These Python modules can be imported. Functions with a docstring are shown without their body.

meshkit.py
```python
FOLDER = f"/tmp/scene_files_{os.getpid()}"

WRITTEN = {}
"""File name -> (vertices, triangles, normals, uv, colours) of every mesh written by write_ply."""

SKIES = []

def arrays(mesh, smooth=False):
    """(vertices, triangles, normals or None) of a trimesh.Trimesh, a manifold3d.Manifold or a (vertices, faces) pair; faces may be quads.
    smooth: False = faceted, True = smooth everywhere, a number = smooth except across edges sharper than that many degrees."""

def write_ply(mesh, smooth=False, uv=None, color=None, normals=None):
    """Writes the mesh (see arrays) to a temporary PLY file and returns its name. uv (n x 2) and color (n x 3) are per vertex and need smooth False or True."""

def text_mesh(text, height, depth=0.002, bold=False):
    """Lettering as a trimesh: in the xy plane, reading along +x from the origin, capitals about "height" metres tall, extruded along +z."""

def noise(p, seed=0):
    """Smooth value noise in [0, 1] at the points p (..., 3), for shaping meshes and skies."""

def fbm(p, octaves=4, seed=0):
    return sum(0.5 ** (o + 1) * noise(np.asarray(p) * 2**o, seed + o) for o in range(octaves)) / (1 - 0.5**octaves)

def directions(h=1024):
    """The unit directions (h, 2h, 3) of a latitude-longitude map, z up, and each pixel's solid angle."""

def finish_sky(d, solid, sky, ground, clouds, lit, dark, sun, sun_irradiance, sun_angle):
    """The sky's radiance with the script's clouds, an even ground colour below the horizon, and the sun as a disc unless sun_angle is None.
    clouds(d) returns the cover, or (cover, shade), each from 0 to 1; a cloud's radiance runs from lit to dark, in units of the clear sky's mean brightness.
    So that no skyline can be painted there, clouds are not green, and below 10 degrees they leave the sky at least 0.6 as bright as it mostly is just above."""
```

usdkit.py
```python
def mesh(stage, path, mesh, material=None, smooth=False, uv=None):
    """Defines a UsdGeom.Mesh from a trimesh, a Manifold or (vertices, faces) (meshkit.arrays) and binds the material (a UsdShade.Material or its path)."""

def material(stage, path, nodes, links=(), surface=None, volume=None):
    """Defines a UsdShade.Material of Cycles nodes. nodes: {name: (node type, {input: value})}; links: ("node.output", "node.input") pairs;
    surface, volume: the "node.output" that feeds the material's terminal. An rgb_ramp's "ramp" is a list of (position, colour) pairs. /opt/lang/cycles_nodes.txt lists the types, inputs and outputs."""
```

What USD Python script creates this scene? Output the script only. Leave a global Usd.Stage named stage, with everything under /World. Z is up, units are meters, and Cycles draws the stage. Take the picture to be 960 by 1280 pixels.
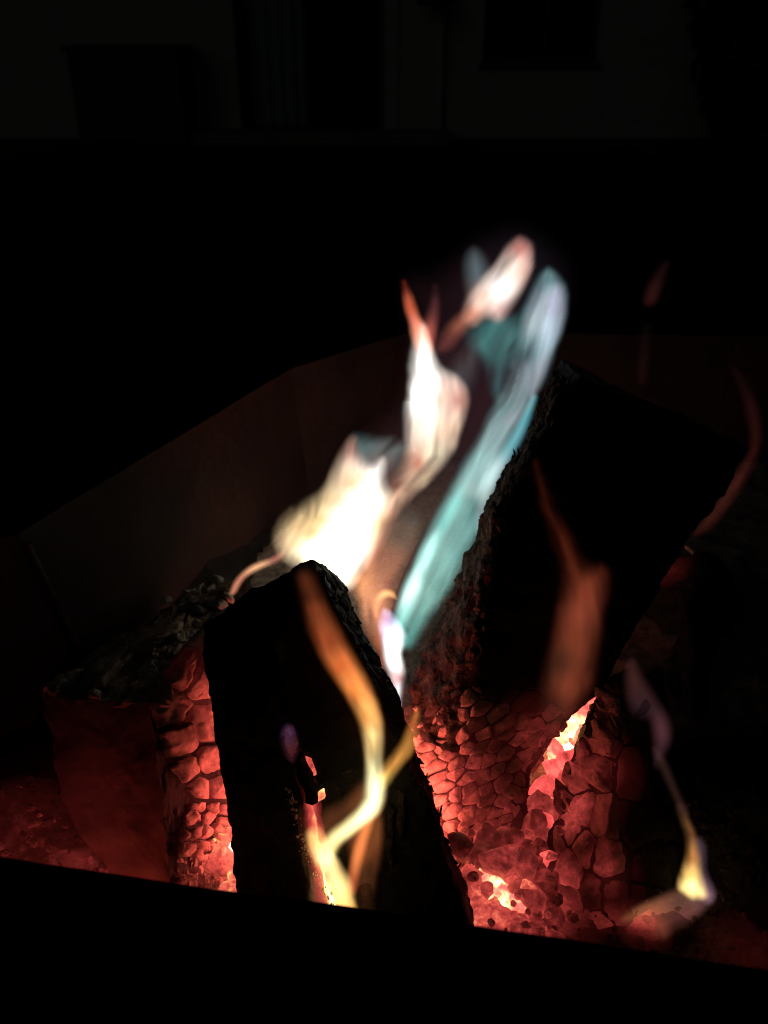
import math, random
import numpy as np, trimesh, usdkit
from meshkit import noise, fbm
from pxr import Usd, UsdGeom, UsdShade, UsdLux, Gf, Sdf, Vt
from scipy.spatial import Delaunay, Voronoi
from scipy.interpolate import LinearNDInterpolator, NearestNDInterpolator
import shapely
from shapely.geometry import Polygon, Point, LineString, MultiPolygon

rng = np.random.default_rng(7)
stage = Usd.Stage.CreateInMemory()
UsdGeom.SetStageUpAxis(stage, UsdGeom.Tokens.z)
UsdGeom.SetStageMetersPerUnit(stage, 1.0)
UsdGeom.Xform.Define(stage, '/World')
UsdGeom.Scope.Define(stage, '/World/Looks')

# ------------------------------------------------------------------ camera, sky, added night fill, exposure
EYE = np.array([0.0, 0.0, 1.0]); PITCH = math.radians(30.0); FPX = 1108.0     # FPX: focal length in pixels of a 960 x 1280 picture
FWD = np.array([0, math.cos(PITCH), -math.sin(PITCH)]); UP = np.array([0, math.sin(PITCH), math.cos(PITCH)]); RIGHT = np.array([1.0, 0, 0])
cam = UsdGeom.Camera.Define(stage, '/World/Camera')
cam.AddTranslateOp().Set(Gf.Vec3d(*EYE)); cam.AddRotateXOp().Set(90.0 - 30.0)
cam.CreateHorizontalApertureAttr(27.0); cam.CreateVerticalApertureAttr(36.0)
cam.CreateFocalLengthAttr(36.0 * FPX / 1280.0)
cam.CreateFStopAttr(5.0); cam.CreateFocusDistanceAttr(0.97)
cam.CreateClippingRangeAttr(Gf.Vec2f(0.02, 1000.0)); cam.CreateExposureAttr(0.0)

SUN_EL, SUN_ROT = 0.35, 3.6
usdkit.material(stage, '/World/Looks/night_sky', {
    'sky': ('sky_texture', {'sky_type': 'single_scattering', 'sun_disc': False, 'sun_elevation': SUN_EL, 'sun_rotation': SUN_ROT}),
    'bg': ('background_shader', {'strength': 0.0002})}, [('sky.color', 'bg.color')], surface='bg.background')
dome = UsdLux.DomeLight.Define(stage, '/World/sky')
UsdShade.MaterialBindingAPI.Apply(dome.GetPrim()).Bind(UsdShade.Material.Get(stage, '/World/Looks/night_sky'))
night_fill = UsdLux.DistantLight.Define(stage, '/World/added_night_fill')
night_fill.CreateIntensityAttr(0.0028); night_fill.CreateAngleAttr(35.0); night_fill.CreateNormalizeAttr(True) if hasattr(night_fill, 'CreateNormalizeAttr') else None
night_fill.CreateColorAttr(Gf.Vec3f(0.93, 1.0, 0.95))  # added directional fill that brightens the house front, no such source in view
_sd = np.array([math.sin(SUN_ROT) * math.cos(SUN_EL), math.cos(SUN_ROT) * math.cos(SUN_EL), math.sin(SUN_EL)])
_m = Gf.Matrix4d().SetLookAt(Gf.Vec3d(*_sd), Gf.Vec3d(0, 0, 0), Gf.Vec3d(0, 0, 1)).GetInverse()
_m.SetTranslateOnly(Gf.Vec3d(0, 0, 0)); night_fill.AddTransformOp().Set(_m)

# ------------------------------------------------------------------ helpers: survey points
def P(px, py, d):
    """The point of the place seen at that spot of the photograph, d metres in front of the lens (surveying the place, nothing more)."""
    px, py, d = (np.asarray(a, float) for a in (px, py, d))
    return EYE + d[..., None] * (RIGHT * ((px - 480) / FPX)[..., None] + FWD + UP * ((640 - py) / FPX)[..., None])
def Pz(px, py, z):
    k = -(math.sin(PITCH)) + (640 - py) / FPX * math.cos(PITCH)
    return P(px, py, np.asarray((z - EYE[2]) / k))
def project(p):
    q = np.asarray(p, float) - EYE
    d = q @ FWD
    return 480 + FPX * (q @ RIGHT) / d, 640 - FPX * (q @ UP) / d, d

# ------------------------------------------------------------------ helpers: prims
taken = {}
def numbered(path):
    n = taken.get(path, 0); taken[path] = n + 1
    return path if n == 0 else f'{path}_{n:03d}'
bases = {}
def tag(prim, label=None, cat=None, group=None, kind=None):
    for k, v in (('label', label), ('category', cat), ('group', group), ('kind', kind)):
        if v: prim.SetCustomDataByKey(k, v)
    return prim
def thing(name, label, cat, base=(0, 0, 0), group=None, kind=None):
    path = numbered('/World/' + name)
    x = UsdGeom.Xform.Define(stage, path); x.AddTranslateOp().Set(Gf.Vec3d(*map(float, base)))
    bases[path] = np.asarray(base, float)
    return tag(x.GetPrim(), label, cat, group, kind)
def normals_of(v, f):
    n = np.zeros_like(v); c = np.cross(v[f[:, 1]] - v[f[:, 0]], v[f[:, 2]] - v[f[:, 0]])
    for k in range(3): np.add.at(n, f[:, k], c)
    l = np.linalg.norm(n, axis=1, keepdims=True)
    return np.where(l > 0, n / np.maximum(l, 1e-30), [0, 0, 1.0])
def put(name, v, f, mat, parent=None, smooth=True, heat=None, color=None, label=None, kind=None, sharp=None):
    """One Mesh prim from world-space vertices under a thing (or part), or top-level."""
    v, f = np.asarray(v, float), np.asarray(f, int)
    if f.shape[1] == 4: f = np.vstack([f[:, [0, 1, 2]], f[:, [0, 2, 3]]])
    used = np.unique(f)
    if len(used) < len(v):                                              # leave out points no face uses
        back = np.zeros(len(v), int); back[used] = np.arange(len(used)); f = back[f]
        if heat is not None and np.ndim(heat): heat = np.asarray(heat)[used]
        if color is not None: color = np.asarray(color)[used]
        v = v[used]
    pp = str(parent.GetPath()) if parent is not None else '/World'
    base = np.zeros(3)
    for k, b in bases.items():
        if pp == k or pp.startswith(k + '/'): base = b
    path = numbered(pp + '/' + name)
    m = UsdGeom.Mesh.Define(stage, path)
    m.CreatePointsAttr(Vt.Vec3fArray.FromNumpy((v - base).astype(np.float32)))
    m.CreateFaceVertexCountsAttr(Vt.IntArray.FromNumpy(np.full(len(f), 3, np.int32)))
    m.CreateFaceVertexIndicesAttr(Vt.IntArray.FromNumpy(f.astype(np.int32).ravel()))
    m.CreateSubdivisionSchemeAttr('none')
    if smooth:
        m.CreateNormalsAttr(Vt.Vec3fArray.FromNumpy(normals_of(v, f).astype(np.float32))); m.SetNormalsInterpolation('vertex')
    api = UsdGeom.PrimvarsAPI(m)
    if heat is not None and np.max(heat) < .1: heat = None; mat = 'cold_' + mat
    if heat is not None:
        h = np.clip(np.broadcast_to(np.asarray(heat, float), (len(v),)), 0, 1.2)
        api.CreatePrimvar('hotness', Sdf.ValueTypeNames.Color3fArray, 'vertex').Set(Vt.Vec3fArray.FromNumpy(np.repeat(h[:, None], 3, 1).astype(np.float32)))
    if color is not None:
        api.CreatePrimvar('glow', Sdf.ValueTypeNames.Color3fArray, 'vertex').Set(Vt.Vec3fArray.FromNumpy(np.asarray(color, np.float32)))
    UsdShade.MaterialBindingAPI.Apply(m.GetPrim()).Bind(UsdShade.Material.Get(stage, '/World/Looks/' + mat))
    return tag(m.GetPrim(), label, kind=kind)
def box(lo, hi):
    b = trimesh.creation.box(bounds=[lo, hi]); return np.array(b.vertices), np.array(b.faces)
def join(parts):
    vs, fs, n = [], [], 0
    for v, f in parts:
        vs.append(v); fs.append(np.asarray(f) + n); n += len(v)
    return np.vstack(vs), np.vstack(fs)

# ------------------------------------------------------------------ materials
HEAT = [(0, (0, 0, 0)), (.12, (.0012, .0001, .0001)), (.28, (.022, .0019, .0016)), (.42, (.11, .0105, .009)), (.55, (.34, .034, .031)), (.68, (.68, .084, .064)),
        (.78, (1.05, .25, .12)), (.87, (1.7, .72, .22)), (.95, (2.6, 1.7, .55)), (1.0, (3.6, 2.9, 1.3))]
def wood(name, dark, pale, rough=.85, scale=60, stretch=(1, 1, 1), pale_at=(.45, .75), bump=.6, bump_d=.004, ash=None, spec=.3, heat_noise=(.75, .5), heat_scale=70, glow=1.):
    n = {'co': ('texture_coordinate', {}), 'mp': ('mapping', {'scale': stretch}),
         'n1': ('noise_texture', {'scale': scale, 'detail': 6, 'roughness': .65}),
         'r1': ('rgb_ramp', {'ramp': [(pale_at[0], dark), (pale_at[1], pale)]}),
         'n2': ('noise_texture', {'scale': scale * 4, 'detail': 5, 'roughness': .7}),
         'sum': ('math', {'math_type': 'multiply_add', 'value2': .5}),
         'bp': ('bump', {'strength': bump, 'distance': bump_d}),
         'ht': ('attribute', {'attribute': 'hotness'}), 'hs': ('separate_color', {}),
         'hn': ('noise_texture', {'scale': heat_scale, 'detail': 5, 'roughness': .7}),
         'hm': ('math', {'math_type': 'multiply_add', 'value2': heat_noise[1], 'value3': heat_noise[0]}),
         'hx': ('math', {'math_type': 'multiply'}),
         'hr': ('rgb_ramp', {'ramp': HEAT}),
         'p': ('principled_bsdf', {'roughness': rough, 'specular_ior_level': spec, 'emission_strength': glow})}
    l = [('co.object', 'mp.vector'), ('mp.vector', 'n1.vector'), ('mp.vector', 'n2.vector'), ('co.object', 'hn.vector'), ('n1.fac', 'r1.fac'),
         ('n2.fac', 'sum.value1'), ('n1.fac', 'sum.value3'), ('sum.value', 'bp.height'), ('bp.normal', 'p.normal'),
         ('ht.color', 'hs.color'), ('hn.fac', 'hm.value1'), ('hm.value', 'hx.value1'), ('hs.r', 'hx.value2'), ('hx.value', 'hr.fac'), ('hr.color', 'p.emission_color')]
    last = 'r1.color'
    if ash:
        n |= {'na': ('noise_texture', {'scale': ash[0], 'detail': 6, 'roughness': .75}), 'ra': ('rgb_ramp', {'ramp': [(ash[1], (0, 0, 0)), (ash[2], (1, 1, 1))]}),
              'sa': ('separate_color', {}), 'g': ('geometry', {}), 'sx': ('separate_xyz', {}), 'up': ('map_range', {'from_min': .1, 'from_max': .8, 'to_min': 0., 'to_max': 1., 'clamp': True}),
              'am': ('math', {'math_type': 'multiply'}), 'mx': ('mix', {'color2': ash[3]})}
        l += [('co.object', 'na.vector'), ('na.fac', 'ra.fac'), ('ra.color', 'sa.color'), ('g.normal', 'sx.vector'), ('sx.z', 'up.value'), ('sa.r', 'am.value1'), ('up.result', 'am.value2'),
              ('am.value', 'mx.fac'), (last, 'mx.color1')]
        last = 'mx.color'
    l.append((last, 'p.base_color'))
    usdkit.material(stage, '/World/Looks/' + name, n, l, surface='p.BSDF')
    hk = ('ht', 'hs', 'hn', 'hm', 'hx', 'hr')                       # the same matter, cold
    n = {k: v for k, v in n.items() if k not in hk}; n['p'] = ('principled_bsdf', {'roughness': rough, 'specular_ior_level': spec})
    usdkit.material(stage, '/World/Looks/cold_' + name, n, [x for x in l if x[0].split('.')[0] not in hk and x[1].split('.')[0] not in hk], surface='p.BSDF')
wood('charred_wood', (.010, .009, .008), (.028, .024, .021), scale=40, bump=.8, ash=(26, .62, .78, (.22, .19, .17)))
wood('charred_bark', (.014, .011, .009), (.085, .062, .045), scale=55, stretch=(1, 1, .35), pale_at=(.4, .72), bump=1.0, bump_d=.006, ash=(30, .55, .75, (.3, .26, .22)))
wood('ashy_bark', (.14, .098, .066), (.62, .46, .33), scale=38, pale_at=(.3, .66), bump=1.0, bump_d=.006, ash=(34, .45, .62, (.62, .55, .48)))
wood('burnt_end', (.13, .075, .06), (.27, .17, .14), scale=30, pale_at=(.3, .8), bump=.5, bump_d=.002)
wood('char_scale', (.16, .12, .108), (.52, .40, .36), scale=85, pale_at=(.32, .72), bump=.8, bump_d=.003, heat_noise=(.45, 1.05), heat_scale=75)
wood('ember', (.12, .085, .075), (.36, .27, .24), scale=90, pale_at=(.3, .75), bump=.8, bump_d=.003, heat_noise=(.55, .85), heat_scale=120)
wood('hot_ember', (.12, .085, .075), (.36, .27, .24), scale=90, pale_at=(.3, .75), bump=.8, bump_d=.003, heat_noise=(.42, 1.12), heat_scale=55, glow=3.2)
wood('boosted_ember', (.12, .085, .075), (.36, .27, .24), scale=90, pale_at=(.3, .75), bump=.8, bump_d=.003, heat_noise=(.7, .6), heat_scale=55, glow=34.)  # emission raised far above the other embers so hidden coals light the char
wood('ash', (.10, .075, .06), (.34, .28, .24), scale=80, pale_at=(.3, .75), bump=1.0, bump_d=.006, heat_noise=(.5, 1.0), heat_scale=40)
wood('white_ash', (.5, .46, .42), (.78, .74, .7), scale=90, bump=.8)

def plain(name, a, b, rough=.6, scale=12, metallic=0., bump=.3, bump_d=.002, at=(.35, .7), spec=.5):
    usdkit.material(stage, '/World/Looks/' + name, {
        'co': ('texture_coordinate', {}), 'n': ('noise_texture', {'scale': scale, 'detail': 6, 'roughness': .65}), 'r': ('rgb_ramp', {'ramp': [(at[0], a), (at[1], b)]}),
        'n2': ('noise_texture', {'scale': scale * 9, 'detail': 3}), 'bp': ('bump', {'strength': bump, 'distance': bump_d}),
        'p': ('principled_bsdf', {'roughness': rough, 'metallic': metallic, 'specular_ior_level': spec})},
        [('co.object', 'n.vector'), ('co.object', 'n2.vector'), ('n.fac', 'r.fac'), ('r.color', 'p.base_color'), ('n2.fac', 'bp.height'), ('bp.normal', 'p.normal')], surface='p.BSDF')
plain('sooty_steel', (.007, .0026, .0018), (.046, .0175, .0115), rough=.7, scale=6, bump=.6, bump_d=.004, at=(.3, .75))
plain('black_steel', (.008, .008, .008), (.014, .013, .012), rough=.8, scale=14, spec=.1)
plain('fold_bead_steel', (.02, .014, .011), (.07, .05, .04), rough=.4, scale=40)
plain('render_wall', (.42, .42, .36), (.52, .52, .45), rough=.9, scale=3, bump=.5, bump_d=.004)
plain('trim_paint', (.45, .45, .4), (.55, .55, .5), rough=.7)
plain('curtain_cloth', (.3, .33, .42), (.4, .43, .52), rough=.9, scale=5)
plain('dark_interior', (.01, .01, .01), (.02, .02, .02), rough=.9)
plain('dark_paint', (.012, .012, .014), (.02, .02, .022), rough=.7)
plain('cabinet_paint', (.05, .05, .05), (.09, .09, .09), rough=.8)
plain('concrete', (.18, .18, .15), (.28, .28, .24), rough=.95, scale=8, bump=.6)
plain('roof_tile', (.06, .035, .03), (.1, .06, .05), rough=.9)
plain('lawn_soil', (.012, .016, .009), (.03, .032, .018), rough=1.0, scale=3, bump=1.0, bump_d=.02)
plain('night_leaf', (.012, .02, .010), (.03, .045, .02), rough=.7, scale=20)
plain('stem_bark', (.03, .024, .018), (.06, .05, .04), rough=.95, scale=30)
usdkit.material(stage, '/World/Looks/window_glass', {'t': ('transparent_bsdf', {}), 'g': ('glossy_bsdf', {'roughness': .05}), 'f': ('fresnel', {'IOR': 1.5}), 'm': ('mix_closure', {})},
                [('f.fac', 'm.fac'), ('t.BSDF', 'm.closure1'), ('g.BSDF', 'm.closure2')], surface='m.closure')
# burning gas: it only glows and hides nothing; thinner towards its own outline
usdkit.material(stage, '/World/Looks/flame_gas', {
    'a': ('attribute', {'attribute': 'glow'}), 'g': ('geometry', {}), 'd': ('vector_math', {'math_type': 'dot_product'}), 'ab': ('math', {'math_type': 'absolute'}),
    'pw': ('math', {'math_type': 'power', 'value2': .8}), 'e': ('emission', {}), 't': ('transparent_bsdf', {}), 's': ('add_closure', {})},
    [('g.normal', 'd.vector1'), ('g.incoming', 'd.vector2'), ('d.value', 'ab.value1'), ('ab.value', 'pw.value1'), ('pw.value', 'e.strength'), ('a.color', 'e.color'),
     ('t.BSDF', 's.closure1'), ('e.emission', 's.closure2')], surface='s.closure')

# ------------------------------------------------------------------ the fire pit
RIM, FLOOR, BED = .45, .05, .205
V = np.array([(-.85, .529), (-.44, .905), (-.165, 1.45), (.05, 1.65), (.80, 1.62), (1.12, .9), (.80, .256)])   # plan, clockwise from near left
ctr = V.mean(0)
pit = thing('fire_pit', 'large steel fire pit whose sooty inner walls surround the burning logs', 'fire pit', (ctr[0], ctr[1], 0))
def offset_poly(k):
    return np.array(Polygon(V).buffer(-k, join_style=2).exterior.coords)[:-1]
def corner_match(poly):
    return np.array([poly[np.argmin(np.linalg.norm(poly - v, axis=1))] for v in V])
inner = corner_match(offset_poly(.006))
for k in range(len(V)):
    a, b = V[k], V[(k + 1) % len(V)]; ia, ib = inner[k], inner[(k + 1) % len(V)]
    nx, nz = 40, 16
    def sheet(p, q, flip, amp, z0=0., z1=RIM):
        s, t = np.meshgrid(np.linspace(0, 1, nx), np.linspace(0, 1, nz), indexing='ij')
        xy = p + (q - p) * s[..., None]
        xy = ctr + (xy - ctr) * (1 - .14 * (1 - t[..., None]))            # the pit narrows towards its floor
        v = np.concatenate([xy, (z0 + (z1 - z0) * t)[..., None]], -1)
        nrm = np.array([-(q - p)[1], (q - p)[0]]) / np.linalg.norm(q - p)
        bulge = amp * (fbm(v * 4, 3, 5) - .5) * (np.sin(np.pi * s) ** .5)
        v[..., :2] += nrm * bulge[..., None]
        i = np.arange(nx * nz).reshape(nx, nz)
        f = np.stack([i[:-1, :-1], i[1:, :-1], i[1:, 1:], i[:-1, 1:]], -1).reshape(-1, 4)
        return v.reshape(-1, 3), f[:, ::-1] if flip else f, i
    vo, fo, io = sheet(a, b, False, .012); vi, fi, ii = sheet(ia, ib, True, .012)
    top = np.stack([io[:-1, -1], io[1:, -1], ii[1:, -1] + len(vo), ii[:-1, -1] + len(vo)], -1)
    pan = put('wall_panel', vi, fi, 'sooty_steel', pit)
    put('outer_skin', np.vstack([vo, vi]), np.vstack([fo, top]), 'black_steel', pan, smooth=False)
    if k != 1: continue
    # bead added up the inner corner as a highlight along the fold
    z = np.linspace(.06, RIM - .015, 40); th = np.linspace(0, 2 * np.pi, 9)[:-1]
    c2 = ia + (ctr - ia) / np.linalg.norm(ctr - ia) * .004
    r = .0028 + .0008 * np.sin(z * 420) + .0015 * noise(np.stack([z * 60, z * 0 + k, z * 0], -1), 3)
    cz = ctr + (c2 - ctr) * (1 - .14 * (1 - z[:, None] / RIM))
    bv = np.stack([cz[:, :1] + r[:, None] * np.cos(th), cz[:, 1:] + r[:, None] * np.sin(th), np.repeat(z[:, None], 8, 1)], -1).reshape(-1, 3)
    i = np.arange(40 * 8).reshape(40, 8); j = np.roll(i, -1, 1)
    put('fold_highlight_bead', bv, np.stack([i[:-1], j[:-1], j[1:], i[1:]], -1).reshape(-1, 4), 'fold_bead_steel', pit)
fv = np.vstack([np.c_[ctr + (inner - ctr) * .87, np.full(len(V), FLOOR)], [[*ctr, FLOOR]]])
put('floor_plate', fv, [[k, len(V), (k + 1) % len(V)] for k in range(len(V))], 'sooty_steel', pit, smooth=False)

# ------------------------------------------------------------------ ash bed (heat from buried coals and a painted patch of reflected light)
def bed_z(x, y):
    q = np.stack([x, y, np.zeros_like(x)], -1)
    c = Pz(30, 1035, BED); mound = .045 * np.exp(-(((x - c[0]) / .13) ** 2 + ((y - c[1]) / .11) ** 2))
    return BED + mound + .05 * (fbm(q * 7, 4, 11) - .5) + .018 * (fbm(q * 45, 3, 12) - .5)
gx, gy = np.meshgrid(np.arange(-.62, 1.13, .0075), np.arange(.25, 1.66, .0075), indexing='ij')
pv = np.stack([gx.ravel(), gy.ravel()], -1)
poly_in = Polygon(ctr + (inner - ctr) * (1 - .14 * (1 - (BED + .03) / RIM))).buffer(-.02); shapely.prepare(poly_in)
ok = shapely.contains_xy(poly_in, pv[:, 0], pv[:, 1]).reshape(gx.shape)
idx = np.arange(gx.size).reshape(gx.shape)
q4 = np.stack([idx[:-1, :-1], idx[1:, :-1], idx[1:, 1:], idx[:-1, 1:]], -1)
good = ok[:-1, :-1] & ok[1:, :-1] & ok[1:, 1:] & ok[:-1, 1:]
q4 = q4[good]
az = bed_z(gx, gy)
av = np.stack([gx, gy, az], -1).reshape(-1, 3)
used = np.unique(q4); remap = np.full(len(av), -1); remap[used] = np.arange(len(used))
av, q4 = av[used], remap[q4]
def hot(p, spots):
    h = np.zeros(len(p))
    for (px, py, z, r, a) in spots:
        c = Pz(px, py, z); h = np.maximum(h, a * np.exp(-(np.linalg.norm((p - c) * [1, 1, .6], axis=1) / r) ** 2))
    return h
BED_SPOTS = [(630, 1120, BED, .055, .92), (420, 1090, BED, .11, .95), (300, 1115, BED, .035, .85), (270, 1040, BED, .07, .75), (720, 930, BED, .06, .8), (470, 960, BED, .06, .85),
             (90, 1080, BED + .03, .05, .40), (30, 1040, BED + .03, .09, .30), (690, 1140, BED, .05, .5), (800, 1150, BED, .03, .55), (560, 1050, BED, .05, .6), (930, 1195, BED, .06, .22), (100, 1170, BED, .07, .8), (190, 1190, BED, .06, .75)]  # lower-right spot paints reflected light; last pair unseen, added to light the log end
ash = put('ash_bed', av, q4, 'ash', None, heat=hot(av, BED_SPOTS))
tag(ash, 'bed of ash and coals covering the floor of the fire pit under the logs', 'ash bed', kind='stuff')

# ------------------------------------------------------------------ logs
def vnoise(p, f, seed, stretch=None, octv=4):
    q = p * f
    return np.stack([fbm(q, octv, seed), fbm(q, octv, seed + 31), fbm(q, octv, seed + 62)], -1) - .5
def loft(sections, per_edge, n_along, rounds=3, disp=((18, .012), (90, .004)), seed=1, cusp=None):
    """sections: lists of corners (px, py, d), the same corners round each cut through the log. Returns the side grid (n, m, 3) and (s, edge) coordinates."""
    S = np.array(sections, float); C = P(S[..., 0], S[..., 1], S[..., 2])          # (k, corners, 3)
    k, c = C.shape[:2]
    edge_len = np.linalg.norm(np.roll(C, -1, 1) - C, axis=2).mean(0)
    loops = []
    for e in range(c):
        t = np.arange(per_edge[e]) / per_edge[e]
        loops.append(C[:, e, None] * (1 - t)[None, :, None] + C[:, (e + 1) % c, None] * t[None, :, None])
    L = np.concatenate(loops, 1)
    for _ in range(rounds): L = (np.roll(L, 1, 1) + 2 * L + np.roll(L, -1, 1)) / 4
    seg = np.linalg.norm(np.diff(C.mean(1), axis=0), axis=1); s = np.r_[0, np.cumsum(seg)] / seg.sum()
    t = np.linspace(0, 1, n_along)
    j = np.clip(np.searchsorted(s, t, 'right') - 1, 0, k - 2); w = (t - s[j]) / (s[j + 1] - s[j]); w = w[:, None, None]
    G = L[j] * (1 - w) + L[j + 1] * w
    for _ in range(max(2, n_along // 18)): G[1:-1] = (G[:-2] + 2 * G[1:-1] + G[2:]) / 4
    for f, a in disp: G = G + a * 2 * vnoise(G, f, seed)
    return G, t
def grid_faces(n, m, closed=True):
    i = np.arange(n * m).reshape(n, m)
    j = np.roll(i, -1, 1) if closed else None
    return np.stack([i[:-1], i[1:], j[1:], j[:-1]], -1).reshape(-1, 4)
def cap(ring, rings=14, seed=3, amp=.003, bulge=0.):
    c = ring.mean(0); m = len(ring)
    v = [ring]; sm = ring
    for k in range(1, rings):
        w = k / rings
        for _ in range(3 * k): sm = (np.roll(sm, 1, 0) + 2 * sm + np.roll(sm, -1, 0)) / 4
        r = sm * (1 - w) + c * w
        r = r + amp * 2 * vnoise(r, 60, seed) * min(1, 3 * w)
        v.append(r)
    v = np.vstack(v + [c[None]])
    i = np.arange(rings * m).reshape(rings, m); j = np.roll(i, -1, 1)
    f = np.stack([i[:-1], j[:-1], j[1:], i[1:]], -1).reshape(-1, 4)
    f = np.vstack([f[:, [0, 1, 2]], f[:, [0, 2, 3]], np.stack([i[-1], j[-1], np.full(m, len(v) - 1)], -1)])
    return v, f
def outward(v, f, c):
    n = normals_of(v, np.vstack([f[:, [0, 1, 2]], f[:, [0, 2, 3]]]) if f.shape[1] == 4 else f)
    return f if (np.einsum('ij,ij->i', n, v - c)).mean() > 0 else f[:, ::-1]
class Surface:
    """The side of a body that faces the camera: depth by picture position, used to seat scales and flakes on it."""
    def __init__(self, G):
        v = G.reshape(-1, 3); f = grid_faces(*G.shape[:2]); f = outward(v, f, v.mean(0))
        n = normals_of(v, np.vstack([f[:, [0, 1, 2]], f[:, [0, 2, 3]]]))
        face = np.einsum('ij,ij->i', n, EYE - v) > .02
        x, y, d = project(v[face]); self.i = LinearNDInterpolator(np.c_[x, y], d); self.j = NearestNDInterpolator(np.c_[x, y], d)
    def d(self, x, y):
        r = self.i(x, y); return np.where(np.isnan(r), self.j(x, y), r)
    def frame(self, x, y):
        p = P(np.array([x, x + 6, x]), np.array([y, y, y + 6]), self.d(np.array([x, x + 6., x]), np.array([y, y, y + 6.])))
        n = np.cross(p[2] - p[0], p[1] - p[0]); n /= np.linalg.norm(n)
        return p[0], n if n @ (EYE - p[0]) > 0 else -n
def cells(region, seeds, gap, grain=(0., 1.), vary=0., seed=0):
    """Cracked plates: the Voronoi cells of the seeds inside the region (picture coordinates), pulled apart by the gap."""
    rv = np.random.default_rng(seed); a = math.radians(grain[0]); M = np.array([[math.cos(a), math.sin(a)], [-math.sin(a), math.cos(a)]]) / np.array([[grain[1]], [1.]])
    Mi = np.linalg.inv(M); seeds = np.asarray(seeds, float) @ M.T; region = Polygon(region)
    far = np.array([(-9e3, -9e3), (9e3, -9e3), (9e3, 9e3), (-9e3, 9e3)])
    vor = Voronoi(np.vstack([seeds, far])); out = []
    for k in range(len(seeds)):
        r = vor.regions[vor.point_region[k]]
        if -1 in r or not r: continue
        g = Polygon(vor.vertices[r] @ Mi.T).intersection(region).buffer(-(gap + vary * rv.uniform(-.3, 1)) / 2 - .9).buffer(.9)
        if isinstance(g, MultiPolygon): g = max(g.geoms, key=lambda a: a.area)
        if g.is_empty or g.area < 25: continue
        out.append(g)
    return out
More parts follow.
